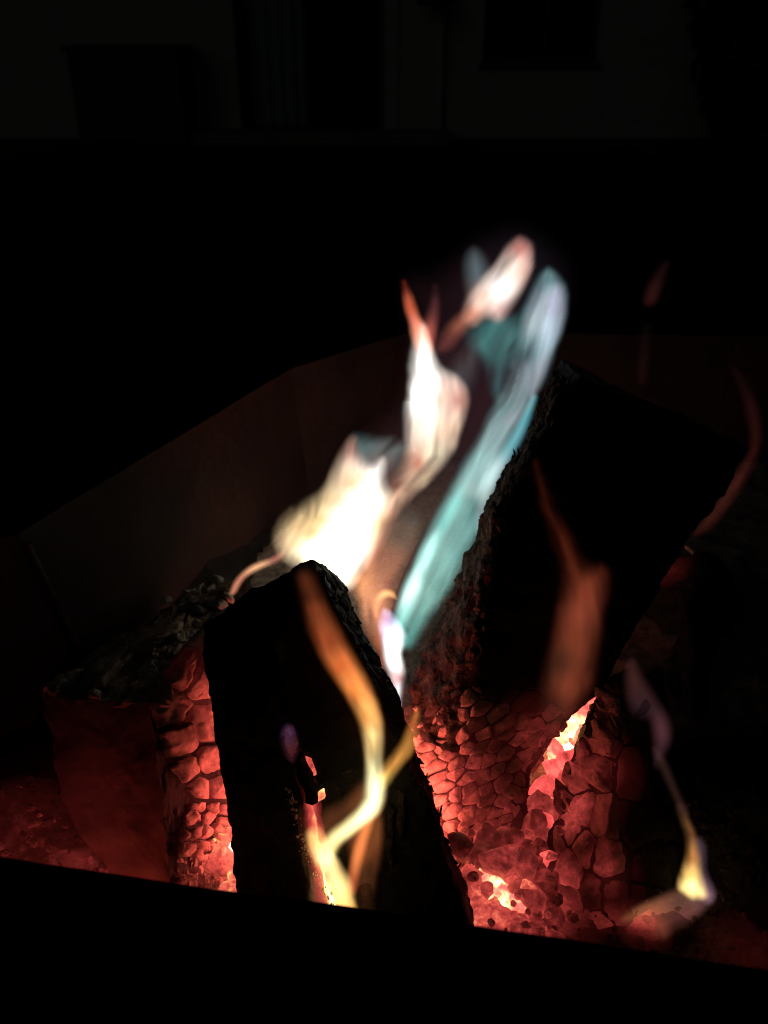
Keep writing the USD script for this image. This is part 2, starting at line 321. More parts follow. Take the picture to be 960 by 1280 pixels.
def plate(g, surf, lift, seed, tilt=0., wob=1.2, side=0.):
    n = int(np.clip(g.length / 4.5, 14, 40)); ring = np.array([g.exterior.interpolate(t, True).coords[0] for t in np.arange(n) / n])
    c = np.array(g.centroid.coords[0])
    ring = ring + wob * 2 * (np.stack([fbm(np.c_[ring * .09, np.full(n, seed)], 3, 1), fbm(np.c_[ring * .09, np.full(n, seed)], 3, 2)], -1) - .5)
    p0, nr = surf.frame(*c)
    vs = []
    for w, h in ((0, -.7), (.012, .25), (.07, .74), (.30, .92), (.66, 1.0)):
        q = ring * (1 - w) + c * w
        p = P(q[:, 0], q[:, 1], surf.d(q[:, 0], q[:, 1]))
        lf = lift * h + (tilt * (q[:, 1] - c[1]) + side * (q[:, 0] - c[0]) if h > 0 else 0) + lift * .8 * (fbm(np.c_[q * .15, np.full(n, seed)], 3, 3) - .5) * (h > .4)
        vs.append(p + nr * lf[:, None] if np.ndim(lf) else p + nr * lf)
    pc = P(c[0], c[1], surf.d(*c)) + nr * lift * 1.02
    v = np.vstack(vs + [pc[None] if pc.ndim == 1 else pc.reshape(1, 3)])
    i = np.arange(5 * n).reshape(5, n); j = np.roll(i, -1, 1)
    f = np.stack([i[:-1], j[:-1], j[1:], i[1:]], -1).reshape(-1, 4)
    f = np.vstack([f[:, [0, 1, 2]], f[:, [0, 2, 3]], np.stack([i[-1], j[-1], np.full(n, 5 * n)], -1)])
    return v, outward(v, f, p0 - nr * .02)

def heat_px(v, spots):
    """Heat by closeness to the burning spots: (px, py, d, radius in metres, peak)."""
    h = np.zeros(len(v))
    for px, py, d, r, a in spots: h = np.maximum(h, a * np.exp(-(np.linalg.norm(v - P(px, py, d), axis=1) / r) ** 2))
    return h

# --- front log: leans into the fire, split by a glowing crack
sec = [[(253, 778, 1.03), (318, 732, 1.04), (326, 728, 1.04), (334, 722, 1.04), (392, 697, 1.06), (424, 722, 1.11), (305, 785, 1.12)],
       [(268, 905, .95), (352, 900, .945), (358, 900, .945), (364, 899, .945), (472, 868, .96), (500, 880, 1.0), (298, 915, 1.01)],
       [(288, 1060, .895), (372, 1050, .885), (386, 1048, .925), (401, 1034, .885), (545, 1035, .895), (562, 1050, .935), (318, 1055, .95)],
       [(310, 1200, .835), (408, 1200, .825), (432, 1200, .865), (455, 1200, .825), (604, 1225, .83), (620, 1200, .87), (335, 1185, .885)]]
per = [34, 14, 14, 48, 22, 50, 34]
G, t = loft(sec, per, 190, rounds=3, disp=((14, .010), (60, .0045), (190, .0016)), seed=21)
log = thing('firewood_log', 'black charred log leaning in front with a glowing split down its face', 'log', Pz(455, 1180, BED))
v = G.reshape(-1, 3); f = outward(v, grid_faces(*G.shape[:2]), v.mean(0))
col = np.tile(np.arange(sum(per)), 190); row = np.repeat(t, sum(per))
notch = (col >= per[0] - 1) & (col <= per[0] + per[1] + per[2] + 1)
hn = np.where(notch, np.clip((row - .46) / .12, 0, 1) * np.clip(1 - np.abs(col - (per[0] + per[1] + 5)) / 16, 0, 1) ** .7, 0)
hf = np.clip(hn * (.70 + .38 * np.clip((row - .6) / .3, 0, 1)), 0, 1)
put('charred_body', v, f, 'charred_wood', log, heat=hf)
fsurf = Surface(G)
cv, cf = cap(G[0], seed=4); put('burnt_end', cv, outward(cv, cf, v.mean(0)), 'charred_wood', log, heat=0)
cv, cf = cap(G[-1], seed=5); put('burnt_end', cv, outward(cv, cf, v.mean(0)), 'charred_wood', log, heat=.5)
# ragged bark along the right edge
flk = []
for _ in range(110):
    r0 = rng.integers(3, 150); c0 = per[0] + per[1] + per[2] + per[3] + rng.integers(-6, per[4] + 2)
    p = G[r0, c0 % sum(per)]; ax = G[min(r0 + 4, 189), c0 % sum(per)] - G[r0, c0 % sum(per)]; ax /= np.linalg.norm(ax)
    o = p - G[r0].mean(0); o /= np.linalg.norm(o)
    L_, W_ = rng.uniform(.003, .011) * rng.uniform(.5, 1.2), rng.uniform(.003, .009); s = np.cross(ax, o)
    lean = o * rng.uniform(.02, .32) - ax * rng.choice([-1, 1]) * rng.uniform(.5, 1) + s * rng.normal(0, .4); lean /= np.linalg.norm(lean)
    tri = np.array([p - s * W_ - o * .002, p + s * W_ - o * .002, p + lean * L_ + s * W_ * .4, p + lean * L_ * .8 - s * W_ * .5])
    th = tri + o * .0015
    flk.append((np.vstack([tri, th]), np.array([[0, 1, 2, 3], [4, 7, 6, 5], [0, 4, 5, 1], [1, 5, 6, 2], [2, 6, 7, 3], [3, 7, 4, 0]])))
fv_, ff_ = join(flk); put('bark_flake', fv_, ff_, 'charred_bark', log, smooth=False, heat=0, kind='stuff')
# plates of char curling over the crack
for (poly, lf, ht) in (([(366, 942), (378, 938), (402, 990), (398, 1004), (386, 1000), (372, 970)], .008, .0), ([(382, 946), (390, 948), (397, 968), (392, 970)], .003, .74),
                       ([(392, 994), (405, 985), (407, 998), (394, 1004)], .004, .84), ([(357, 912), (366, 905), (374, 930), (366, 946), (358, 930)], .005, .25)):
    pv_, pf_ = plate(Polygon(poly), fsurf, lf, 3.3, wob=2.5); put('char_flake', pv_, pf_, 'char_scale' if ht else 'charred_wood', log, heat=ht)
for (poly) in ([(497, 985), (507, 990), (508, 1030), (502, 1052), (497, 1030)], [(485, 1000), (494, 1010), (492, 1050), (484, 1040)], [(482, 1050), (490, 1048), (490, 1085), (484, 1075)]):
    pv_, pf_ = plate(Polygon(poly), fsurf, .005, 8.1, wob=3); put('bark_scrap', pv_, pf_, 'charred_bark', log, heat=0)
crust = []
for k in range(120):
    w = rng.uniform(0, 1); x = np.interp(w, [0, .35, 1], [362, 377, 424]) + rng.normal(0, 3); y = np.interp(w, [0, .35, 1], [985, 1055, 1150])
    p, nr = fsurf.frame(x, y); b = trimesh.creation.icosphere(0, rng.uniform(.0006, .0018)); crust.append((np.array(b.vertices) * rng.uniform(.6, 1.5, 3) + p, b.faces))
cv, cf = join(crust); put('crust_bead', cv, cf, 'ashy_bark', log, heat=.1, smooth=False, kind='stuff')

# --- right log: stands tall, its foot burnt to glowing scales
sec = [[(702, 450, 1.20), (728, 476, 1.10), (937, 561, 1.10), (902, 548, 1.25)],
       [(660, 545, 1.18), (676, 560, 1.08), (893, 630, 1.08), (870, 620, 1.22)],
       [(612, 640, 1.15), (628, 650, 1.06), (846, 702, 1.06), (830, 690, 1.2)],
       [(562, 745, 1.12), (606, 755, 1.03), (797, 780, 1.03), (785, 770, 1.17)],
       [(508, 855, 1.09), (588, 868, 1.005), (752, 862, 1.01), (745, 855, 1.13)],
       [(510, 905, 1.07), (578, 930, .995), (703, 908, 1.0), (698, 900, 1.11)],
       [(518, 955, 1.05), (572, 985, .985), (664, 968, .99), (658, 960, 1.09)],
       [(552, 1075, 1.0), (580, 1092, .96), (652, 1060, .96), (645, 1050, 1.04)]]
per = [30, 60, 40, 60]
G, t = loft(sec, per, 190, rounds=3, disp=((12, .010), (55, .004), (170, .0016)), seed=47)
rlog = thing('firewood_log', 'tall charred log leaning to the upper right, glowing red scales covering its foot', 'log', Pz(600, 1060, BED))
v = G.reshape(-1, 3); f = outward(v, grid_faces(*G.shape[:2]), v.mean(0))
edge = np.tile(np.repeat(np.arange(4), per), 190); row = np.repeat(t, sum(per))
FOOT = [(565, 985, .975, .085, .63), (680, 935, 1.0, .06, .60), (625, 1030, .95, .07, .62), (524, 920, 1.05, .065, .58)]
hb = heat_px(v, FOOT)
barkcol = (np.arange(sum(per)) < 31)
i = np.arange(190 * sum(per)).reshape(190, sum(per))
put('charred_body', v, f, 'charred_wood', rlog, heat=hb * .60)
cv, cf = cap(G[0], seed=14); put('burnt_end', cv, outward(cv, cf, v.mean(0)), 'charred_wood', rlog, heat=0)
cv, cf = cap(G[-1], seed=15); put('burnt_end', cv, outward(cv, cf, v.mean(0)), 'charred_wood', rlog, heat=.5)
# its bark: a rough sheet standing proud of the left side
B = G[4:150, 0:32].copy(); oc = B - G[4:150].mean(1)[:, None]; oc /= np.linalg.norm(oc, axis=2, keepdims=True)
ridg = 1 - 2 * np.abs(fbm(B * [70, 70, 26], 4, 91) - .5)
edge_w = np.minimum(np.arange(32), 31 - np.arange(32)) / 5.
B = B + oc * (.010 * ridg[..., None] ** 2 * np.clip(edge_w, 0, 1)[None, :, None] + .0005 - .004 * (1 - np.clip(edge_w, 0, 1))[None, :, None])
n_, m_ = B.shape[:2]; bi = np.arange(n_ * m_).reshape(n_, m_)
bf = np.stack([bi[:-1, :-1], bi[1:, :-1], bi[1:, 1:], bi[:-1, 1:]], -1).reshape(-1, 4)
put('bark', B.reshape(-1, 3), outward(B.reshape(-1, 3), bf, v.mean(0)), 'charred_bark', rlog, heat=0)
rsurf = Surface(G)
flk = []
for k in range(60):
    w = rng.uniform(0, 1); x = np.interp(w, [0, .3, .6, 1], [655, 620, 606, 592]) + rng.normal(0, 4); y = np.interp(w, [0, .3, .6, 1], [560, 640, 730, 830])
    p, nr = rsurf.frame(x, y); s = np.array([.35, 0, .93]) + rng.normal(0, .3, 3); s /= np.linalg.norm(s); q = np.cross(nr, s)
    L_, W_ = rng.uniform(.004, .014), rng.uniform(.0015, .005)
    tri = np.array([p - s * L_ * .5 - q * W_, p + s * L_ * .5 - q * W_ * .6, p + s * L_ * .4 + q * W_ + nr * .006, p - s * L_ * .3 + q * W_ + nr * .004]); th = tri + nr * .002
    flk.append((np.vstack([tri, th]), np.array([[0, 1, 2, 3], [4, 7, 6, 5], [0, 4, 5, 1], [1, 5, 6, 2], [2, 6, 7, 3], [3, 7, 4, 0]])))
cv, cf = join(flk); put('bark_flake', cv, cf, 'charred_bark', rlog, smooth=False, heat=0, kind='stuff')
# scales: small and flat lower down, larger higher up, lying along the grain
reg = [(516, 888), (548, 868), (596, 856), (650, 842), (700, 846), (742, 858), (700, 912), (662, 968), (650, 1015), (628, 1050), (588, 1072), (562, 1052), (538, 1000), (520, 946)]
R2 = np.random.default_rng(5); sd = []; shp = Polygon(reg)
tries = 0
while tries < 6000:
    tries += 1
    x, y = R2.uniform(505, 750), R2.uniform(838, 1078)
    if not shp.buffer(8).contains(Point(x, y)): continue
    r = np.interp(y, [850, 900, 1000, 1070], [1.55, 1.2, .85, .8]) * R2.choice([.7, .9, 1.15, 1.5])
    u, w_ = (x * .80 - y * .60), (x * .60 + y * .80)                    # along and across the grain
    if all(((u - a) / (26 * r)) ** 2 + ((w_ - b) / (15 * r)) ** 2 > 1 for a, b, _, _ in sd): sd.append((u, w_, x, y))
sd = [(x, y) for _, _, x, y in sd]
sd = np.array(sd)
for k, g in enumerate(cells(reg, sd, .1, (-37, 1.7), 1.6, 4)):
    c = g.centroid
    pv_, pf_ = plate(g, rsurf, R2.uniform(.003, .007), k * 1.7, tilt=R2.normal(-.00005, .00022), side=R2.normal(0, .00025), wob=3.2)
    hh = heat_px(pv_, FOOT) * R2.uniform(.68, .86)
    put('char_scale', pv_, pf_, 'char_scale' if c.y > 884 + R2.uniform(-12, 12) else 'charred_wood', rlog, heat=hh)

# --- left log: lying, its sawn end towards the camera
sec = [[(47, 868, .975), (186, 884, .935), (214, 1112, .875), (150, 1112, .885), (96, 1040, .905), (66, 960, .94)],
       [(140, 795, 1.10), (240, 806, 1.05), (262, 1085, .95), (215, 1080, .98), (170, 1010, 1.02), (140, 910, 1.06)],
       [(262, 735, 1.25), (312, 722, 1.20), (345, 1000, 1.05), (300, 1000, 1.09), (270, 950, 1.13), (250, 860, 1.19)]]
per = [44, 60, 20, 26, 26, 30]
G, t = loft(sec, per, 170, rounds=4, disp=((16, .010), (60, .004), (180, .0014)), seed=73)
llog = thing('firewood_log', 'thick log lying at the left, flat end facing out, ash along its top', 'log', Pz(180, 1120, BED))
v = G.reshape(-1, 3); f = grid_faces(*G.shape[:2]); f = outward(v, f, v.mean(0)); m_ = sum(per)
SIDE = [(290, 1085, .94, .075, .64), (280, 1000, 1.0, .08, .57), (258, 880, 1.04, .075, .57), (236, 1060, .95, .05, .52), (302, 1128, .92, .03, .8)]
colf = np.tile(np.arange(m_), 170)
hs_ = heat_px(v, SIDE) * ((colf > per[0] - 4) & (colf < per[0] + per[1] + 10))
hs_ = hs_ * .62; fa = f.reshape(-1, 4); topf = (fa % m_ < per[0] - 1).all(1)
put('charred_side', v, fa[~topf], 'charred_wood', llog, heat=hs_)
put('ashy_top', v, fa[topf], 'ashy_bark', llog, heat=0)
cv, cf = cap(G[0], rings=30, seed=24, amp=.003); put('sawn_end', cv, outward(cv, cf, v.mean(0)), 'burnt_end', llog, heat=heat_px(cv, [(100, 1000, .91, .07, .27), (115, 1060, .895, .05, .28)]))  # weak emission at lower left stands in for coal light on this end
cv, cf = cap(G[-1], seed=25); put('burnt_end', cv, outward(cv, cf, v.mean(0)), 'charred_wood', llog, heat=0)
lsurf = Surface(G)
for (reg, sds, gap, lift) in (
        ([(180, 866), (232, 806), (252, 812), (268, 870), (276, 930), (284, 1000), (240, 1000), (205, 955)],
         [(205, 885), (228, 840), (250, 850), (256, 905), (222, 930), (262, 955), (245, 985), (232, 965), (272, 985)], 4.5, .008),
        ([(228, 1004), (284, 1004), (296, 1060), (304, 1118), (262, 1116), (216, 1104), (222, 1050)], None, 2.8, .006)):
    if sds is None:
        sds = [(x + R2.normal(0, 3), y + R2.normal(0, 4)) for x in np.arange(222, 310, 14) for y in np.arange(1010, 1125, 17)]
    for k, g in enumerate(cells(reg, np.array(sds, float), gap)):
        pv_, pf_ = plate(g, lsurf, lift * R2.uniform(.8, 1.5), 40 + k * 1.3, tilt=R2.normal(0, .0002), side=R2.normal(0, .0002), wob=3.4)
        put('char_scale', pv_, pf_, 'char_scale', llog, heat=heat_px(pv_, SIDE) * R2.uniform(.68, .86))
R3 = np.random.default_rng(9)
lump = []
for k in range(130):
    w = R3.uniform(0, 1); u = R3.uniform(0, 1)
    p = G[int(w * 150) + 4, int(2 + u * (per[0] - 4))]
    b = trimesh.creation.icosphere(1, 1.0); s = R3.uniform(.002, .010) * R3.uniform(.3, 1.6, 3) * [1, 1.3, .55]
    bv = np.array(b.vertices) * (1 + 1.3 * (noise(np.array(b.vertices) * 2.5 + k * 7, 2) - .5))[:, None] * s + p
    lump.append((bv, np.array(b.faces)))
cv, cf = join(lump); put('bark_crumb', cv, cf, 'ashy_bark', llog, heat=0, smooth=False, kind='stuff')
# long crumbling ridges of bark on its top
for (poly, lf) in (([(52, 866), (72, 846), (108, 838), (96, 858), (66, 872)], .008), ([(104, 846), (150, 806), (205, 782), (238, 768), (222, 796), (168, 826), (120, 868)], .012), ([(108, 862), (128, 868), (124, 880), (112, 876)], .006)):
    pv_, pf_ = plate(Polygon(poly), lsurf, lf, 5.5, wob=4); put('bark_ridge', pv_, pf_, 'ashy_bark', llog, heat=0)

# --- cracked chunk right of the middle
sec = [[(748, 858, 1.02), (780, 838, 1.00), (832, 850, 1.03), (815, 850, 1.12), (760, 850, 1.12)],
       [(716, 942, .985), (776, 940, .945), (842, 950, .98), (830, 945, 1.08), (725, 940, 1.08)],
       [(686, 1040, .955), (762, 1045, .905), (850, 1040, .95), (840, 1035, 1.04), (715, 1030, 1.04)],
       [(690, 1168, .905), (770, 1185, .87), (868, 1160, .90), (855, 1150, .98), (715, 1150, .98)]]
per = [46, 46, 24, 40, 24]
G, t = loft(sec, per, 150, rounds=5, disp=((16, .014), (60, .005), (190, .002)), seed=101)
mlog = thing('charred_chunk', 'upright charred chunk with deep cracks right of the red scales, its left flank glowing', 'log', Pz(775, 1160, BED))
v = G.reshape(-1, 3); f = outward(v, grid_faces(*G.shape[:2]), v.mean(0))
FL = [(712, 1010, .94, .05, .56), (708, 940, .97, .035, .60), (700, 1110, .92, .05, .57), (752, 1090, .89, .045, .46), (768, 1165, .88, .04, .54), (745, 965, .955, .045, .48)]  # flank heat raised beyond its real glow to stand in for ember light
put('charred_body', v, f, 'charred_wood', mlog, heat=heat_px(v, FL) * .68)
cv, cf = cap(G[0], seed=34); put('burnt_end', cv, outward(cv, cf, v.mean(0)), 'charred_wood', mlog, heat=0)
msurf = Surface(G)
reg = [(750, 860), (775, 845), (820, 860), (836, 950), (846, 1040), (850, 1120), (800, 1150), (740, 1165), (700, 1140), (692, 1040), (698, 1000), (722, 940)]
Rm = np.random.default_rng(18); sds = []
while len(sds) < 34:
    x, y = Rm.uniform(690, 850), Rm.uniform(850, 1165); rr = 22 if x < 765 else 34
    if all(((x - a) / rr) ** 2 + ((y - b) / (rr * 1.5)) ** 2 > 1 or Rm.uniform() < .004 for a, b in sds): sds.append((x, y))
for k, g in enumerate(cells(reg, np.array(sds, float), .8, (80, 1.5), 4.0, 6)):
    pv_, pf_ = plate(g, msurf, R2.uniform(.005, .013), 80 + k * 1.9, tilt=R2.normal(0, .0002), side=R2.normal(.0001, .0002), wob=4.5)
    put('char_block', pv_, pf_, 'char_scale' if g.centroid.x < 768 else 'charred_wood', mlog, heat=heat_px(pv_, FL) * R2.uniform(.80, 1.06))  # right-hand plates take the darker wood to paint their shade

# --- rounded stump at the right, in the shadow
sec = [[(838, 700, 1.36), (868, 690, 1.34), (900, 698, 1.36), (905, 715, 1.46), (850, 712, 1.46)],
       [(800, 770, 1.33), (866, 765, 1.24), (934, 770, 1.33), (925, 768, 1.5), (815, 765, 1.5)],
       [(790, 905, 1.22), (866, 915, 1.13), (942, 905, 1.22), (930, 890, 1.38), (810, 890, 1.38)]]
G, t = loft(sec, [30, 30, 20, 30, 20], 100, rounds=6, disp=((10, .02), (45, .006), (160, .002)), seed=131)
slog = thing('charred_stump', 'dark round-topped stump standing behind the tall log near the right pit wall', 'log', Pz(866, 900, BED))
v = G.reshape(-1, 3); f = outward(v, grid_faces(*G.shape[:2]), v.mean(0))
put('charred_body', v, f, 'charred_wood', slog, heat=heat_px(v, [(838, 716, 1.34, .04, .30)]))
cv, cf = cap(G[0], seed=44, amp=.006); put('burnt_end', cv, outward(cv, cf, v.mean(0)), 'charred_wood', slog, heat=.1)

# --- dark log behind the left one
sec = [[(137, 742, 1.30), (165, 800, 1.25), (240, 850, 1.3), (215, 730, 1.38)], [(250, 680, 1.40), (275, 735, 1.35), (330, 760, 1.40), (300, 660, 1.48)],
       [(300, 650, 1.50), (330, 705, 1.45), (385, 720, 1.5), (352, 632, 1.56)]]
G, t = loft(sec, [30, 30, 30, 30], 100, rounds=4, disp=((12, .016), (50, .005)), seed=151)
blog = thing('firewood_log', 'dim log lying behind the ashy log against the left pit wall', 'log', Pz(250, 800, BED))
v = G.reshape(-1, 3); f = outward(v, grid_faces(*G.shape[:2]), v.mean(0)); put('charred_body', v, f, 'charred_wood', blog, heat=0)
for e, s_ in ((0, 51), (-1, 52)):
    cv, cf = cap(G[e], seed=s_); put('burnt_end', cv, outward(cv, cf, v.mean(0)), 'burnt_end' if e == 0 else 'charred_wood', blog, heat=0)

# --- bark slab lying in front at the rim
sec = [[(688, 1168, .885), (700, 1158, .90), (705, 1195, .86), (690, 1200, .86)], [(745, 1152, .90), (760, 1150, .93), (760, 1200, .87), (745, 1205, .86)],
       [(815, 1168, .89), (830, 1166, .92), (835, 1215, .85), (815, 1215, .85)], [(885, 1196, .87), (895, 1196, .89), (895, 1225, .85), (885, 1225, .84)]]
G, t = loft(sec, [16, 30, 16, 30], 110, rounds=3, disp=((20, .012), (70, .006), (200, .002)), seed=171)
bk = thing('bark_slab', 'dark ragged slab of bark lying on the coals just behind the near rim', 'bark', Pz(780, 1185, BED))
v = G.reshape(-1, 3); f = outward(v, grid_faces(*G.shape[:2]), v.mean(0)); put('slab', v, f, 'charred_bark', bk, heat=heat_px(v, [(700, 1160, .89, .02, .55), (800, 1158, .9, .02, .5)]))
for e in (0, -1):
    cv, cf = cap(G[e], rings=6, seed=61); put('broken_end', cv, outward(cv, cf, v.mean(0)), 'charred_bark', bk, heat=.1)

# ------------------------------------------------------------------ embers
def chunk(seed, sub=3, planes=19):
    r = np.random.default_rng(seed); b = trimesh.creation.icosphere(sub, 1.0); d = np.array(b.vertices)
    n = r.normal(size=(planes, 3)); n /= np.linalg.norm(n, axis=1, keepdims=True); h = r.uniform(.5, 1, planes)
    dot = d @ n.T; rad = np.min(np.where(dot > .05, h / np.maximum(dot, .05), 9), axis=1); rad = np.minimum(rad, 1.25)
    rad *= 1 + .12 * (fbm(d * 3 + seed, 3, 4) - .5)
    return d * rad[:, None], np.array(b.faces)
E = np.random.default_rng(33)
LIT = {'coal': 'small broken coal lump in the ember heap beside the foot of the front log',
       'hidden_fill': 'added unseen coal behind the front log that lights the charred faces',
       'gap': 'hot coal wedged in the gap between the tall log and the cracked chunk',
       'left': 'glowing coal at the foot of the left log beside the front log',
       'back': 'dull red coal beside the dark stump behind the tall log',
       'far': 'dull red crumb of ember lying on the ash at the lower left corner'}
def ember(px, py, z, r, heat, key, squash=(1, 1, .75), seed=None, spread=.12, c=None, mat='ember', label=None):
    sd_ = int(E.integers(1, 9999)) if seed is None else seed
    v, f = chunk(sd_, 3 if r > .018 else 2); c = Pz(px, py, z) if c is None else np.asarray(c, float); q = v * r * np.array(squash)
    a = E.uniform(0, 6.3); R = np.array([[math.cos(a), -math.sin(a), 0], [math.sin(a), math.cos(a), 0], [0, 0, 1]]); q = q @ R.T
    h = heat + spread * (fbm(v * 2.6 + sd_, 4, 6) - .5) * 2.6 - .10 * v[:, 2]
    o = put('ember', q + c, f, mat, None, heat=h, smooth=False)
    if label: return tag(o, label, 'ember')
    tag(o, LIT[key], 'ember', {'coal': 'coals in the ember heap', 'hidden_fill': 'added unseen coals behind the front log', 'gap': 'white-hot coals in the gap', 'left': 'coals by the left log', 'far': 'embers at the lower left', 'back': 'coals behind the tall log'}[key])
# two big rounded coals, then the heap
for (px, py, r, h, lb) in ((628, 1080, .023, .56, 'largest rounded dull red coal on top of the ember heap'), (655, 1082, .017, .55, 'rounded red coal right beside the largest coal of the ember heap'), (598, 1072, .018, .46, 'dark red coal between the front log and the largest coal of the heap'),
        (612, 1052, .020, .47, 'dull coal at the upper left of the ember heap under the red scales'), (640, 1048, .018, .50, 'dull coal at the very top of the ember heap under the red scales'), (578, 1062, .018, .38, 'dark coal touching the right edge of the front log above the heap')): ember(px, py, BED + .03, r, h, 'coal', label=lb)
for (px, py, r, h) in ((604, 1098, .016, .90), (618, 1104, .014, .93), (630, 1120, .016, .93), (646, 1136, .014, .90), (612, 1120, .014, .88), (606, 1108, .016, .88), (622, 1112, .014, .97), (638, 1128, .016, .93), (652, 1142, .014, .84), (590, 1102, .018, .62), (610, 1140, .022, .70), (598, 1128, .018, .66), (630, 1158, .020, .70), (652, 1112, .022, .70), (668, 1128, .024, .58),
                       (612, 1164, .020, .66), (650, 1168, .018, .60), (672, 1160, .018, .52), (690, 1150, .018, .48), (690, 1172, .014, .55), (668, 1096, .022, .50), (682, 1112, .02, .46), (640, 1100, .018, .74), (626, 1134, .012, .98), (588, 1120, .014, .7), (604, 1152, .014, .76), (636, 1176, .014, .7), (664, 1184, .012, .6), (620, 1178, .012, .62)): ember(px, py, BED + (.008 if h < .84 else .004), r * (1 if h < .84 else 1.25), h if h < .84 else h - .07, 'coal', mat='hot_ember' if h >= .84 else 'ember')
for (px, py, z, r, h, m) in ((736, 872, .27, .013, .66, 'hot_ember'), (724, 892, .27, .014, .74, 'hot_ember'), (712, 908, .265, .015, .88, 'hot_ember'), (703, 920, .26, .014, .88, 'hot_ember'), (722, 915, .25, .016, .68, 'hot_ember'), (694, 938, .25, .015, .68, 'hot_ember'), (708, 950, .25, .017, .60, 'hot_ember'),
        (690, 960, .24, .016, .58, 'hot_ember'), (682, 985, .23, .018, .56, 'hot_ember'), (676, 1010, .22, .02, .58, 'ember'), (668, 1035, .215, .02, .5, 'ember'), (690, 985, .22, .016, .58, 'hot_ember'), (728, 940, .24, .015, .6, 'ember'), (705, 975, .225, .016, .57, 'hot_ember'), (684, 1030, .215, .012, .60, 'hot_ember'), (686, 1075, .21, .012, .58, 'hot_ember')): ember(px, py, z, r, h, 'gap', (1, 1, 1.1), spread=.07, mat=m)
for px, py, d in ((722, 893, 1.055), (698, 935, 1.05)): ember(0, 0, 0, .016, .69, 'gap', c=P(px, py, d), mat='boosted_ember', spread=.05)  # unseen coals added behind the gap to light the cracked chunk
for (px, py, r, h) in ((290, 1112, .014, .80), (300, 1118, .012, .86), (278, 1122, .012, .8), (296, 1096, .012, .78), (262, 1124, .011, .7)): ember(px, py, BED + .012, r, h, 'left')
for k in range(60):
    px, py = E.uniform(-10, 150), E.uniform(985, 1115)
    if py < 985 + (px - 20) * .7 or py > 1090 + .2 * px: continue
    c = Pz(px, py, BED + .03); ember(px, py, float(bed_z(c[:1], c[1:2])[0]), E.uniform(.003, .007), E.uniform(.22, .40), 'far')
# unseen coals added behind the front log to light the char
for (px, py, z, r, h) in ((410, 1000, .22, .04, .95), (360, 1040, .215, .04, .92), (440, 965, .22, .04, .95), (325, 1065, .21, .03, .85), (490, 1060, .2, .035, .8)): ember(px, py, z, r, .70, 'hidden_fill', mat='boosted_ember', spread=.05)
for px, py, d, r in ((498, 972, 1.0, .012), (505, 1000, .975, .018), (520, 1040, .955, .018), (535, 1075, .93, .016), (352, 960, 1.03, .02), (346, 1020, .995, .02), (340, 1062, .965, .018), (372, 895, 1.08, .018)): ember(0, 0, 0, r * .9, .67, 'hidden_fill', c=P(px, py, d), mat='boosted_ember', spread=.05)
for c, r in (((-.32, .545, .225), .024), ((-.275, .53, .25), .026), ((-.235, .53, .235), .024), ((-.195, .52, .22), .024), ((-.36, .56, .215), .022), ((-.34, .525, .275), .024), ((-.29, .515, .295), .026), ((-.245, .51, .285), .024), ((-.40, .56, .25), .022)): ember(0, 0, 0, r, .615, 'left', c=c, mat='hot_ember', spread=.05)  # unseen coals added behind the near rim to light the left log end
for px, py, d, r, h in ((780, 745, 1.32, .012, .70), (800, 700, 1.42, .018, .70), (760, 790, 1.27, .010, .70), (955, 806, 1.36, .012, .42), (962, 815, 1.36, .014, .40)): ember(0, 0, 0, r, h, 'back', c=P(px, py, d), mat='boosted_ember' if h > .7 else 'ember', spread=.05)  # those behind the tall log are added, unseen, to light stump and wall
for k in range(120):                                                   # small broken coals over the heap
    px, py = E.uniform(575, 700), E.uniform(1035, 1185)
    if px < 560 + (py - 1040) * .38 or math.hypot(px - 628, (py - 1116) * 1.1) < 17: continue
    near = math.exp(-((px - 632) ** 2 + (py - 1122) ** 2) / 45 ** 2)
    ember(px, py, BED + E.uniform(.008, .026), E.uniform(.004, .0105), (.51 + .27 * near) * E.uniform(.6, 1.15), 'coal', (1, 1, .6))
# fine grit of the bed
grit = []; gh = []
for k in range(900):
    px, py = E.uniform(-10, 970), E.uniform(1000, 1215); p = Pz(px, py, BED)
    if not poly_in.contains(Point(p[0], p[1])): continue
    z = float(bed_z(np.array([p[0]]), np.array([p[1]]))[0]); b = trimesh.creation.icosphere(1, 1.0); s = E.uniform(.0015, .0055) * E.uniform(.5, 1.3, 3)
    bv = np.array(b.vertices) * (1 + .6 * (noise(np.array(b.vertices) * 2 + k * 3.1, 8) - .5))[:, None] * s + [p[0], p[1], z + .001]
    grit.append((bv, np.array(b.faces))); gh.append(np.full(len(bv), E.uniform(.6, 1.15)))
cv, cf = join(grit); o = put('ember_grit', cv, cf, 'ash', None, heat=hot(cv, BED_SPOTS) * np.concatenate(gh), smooth=False)
tag(o, 'fine crumbs of ash and ember strewn over the bed of the fire pit', 'embers', kind='stuff')
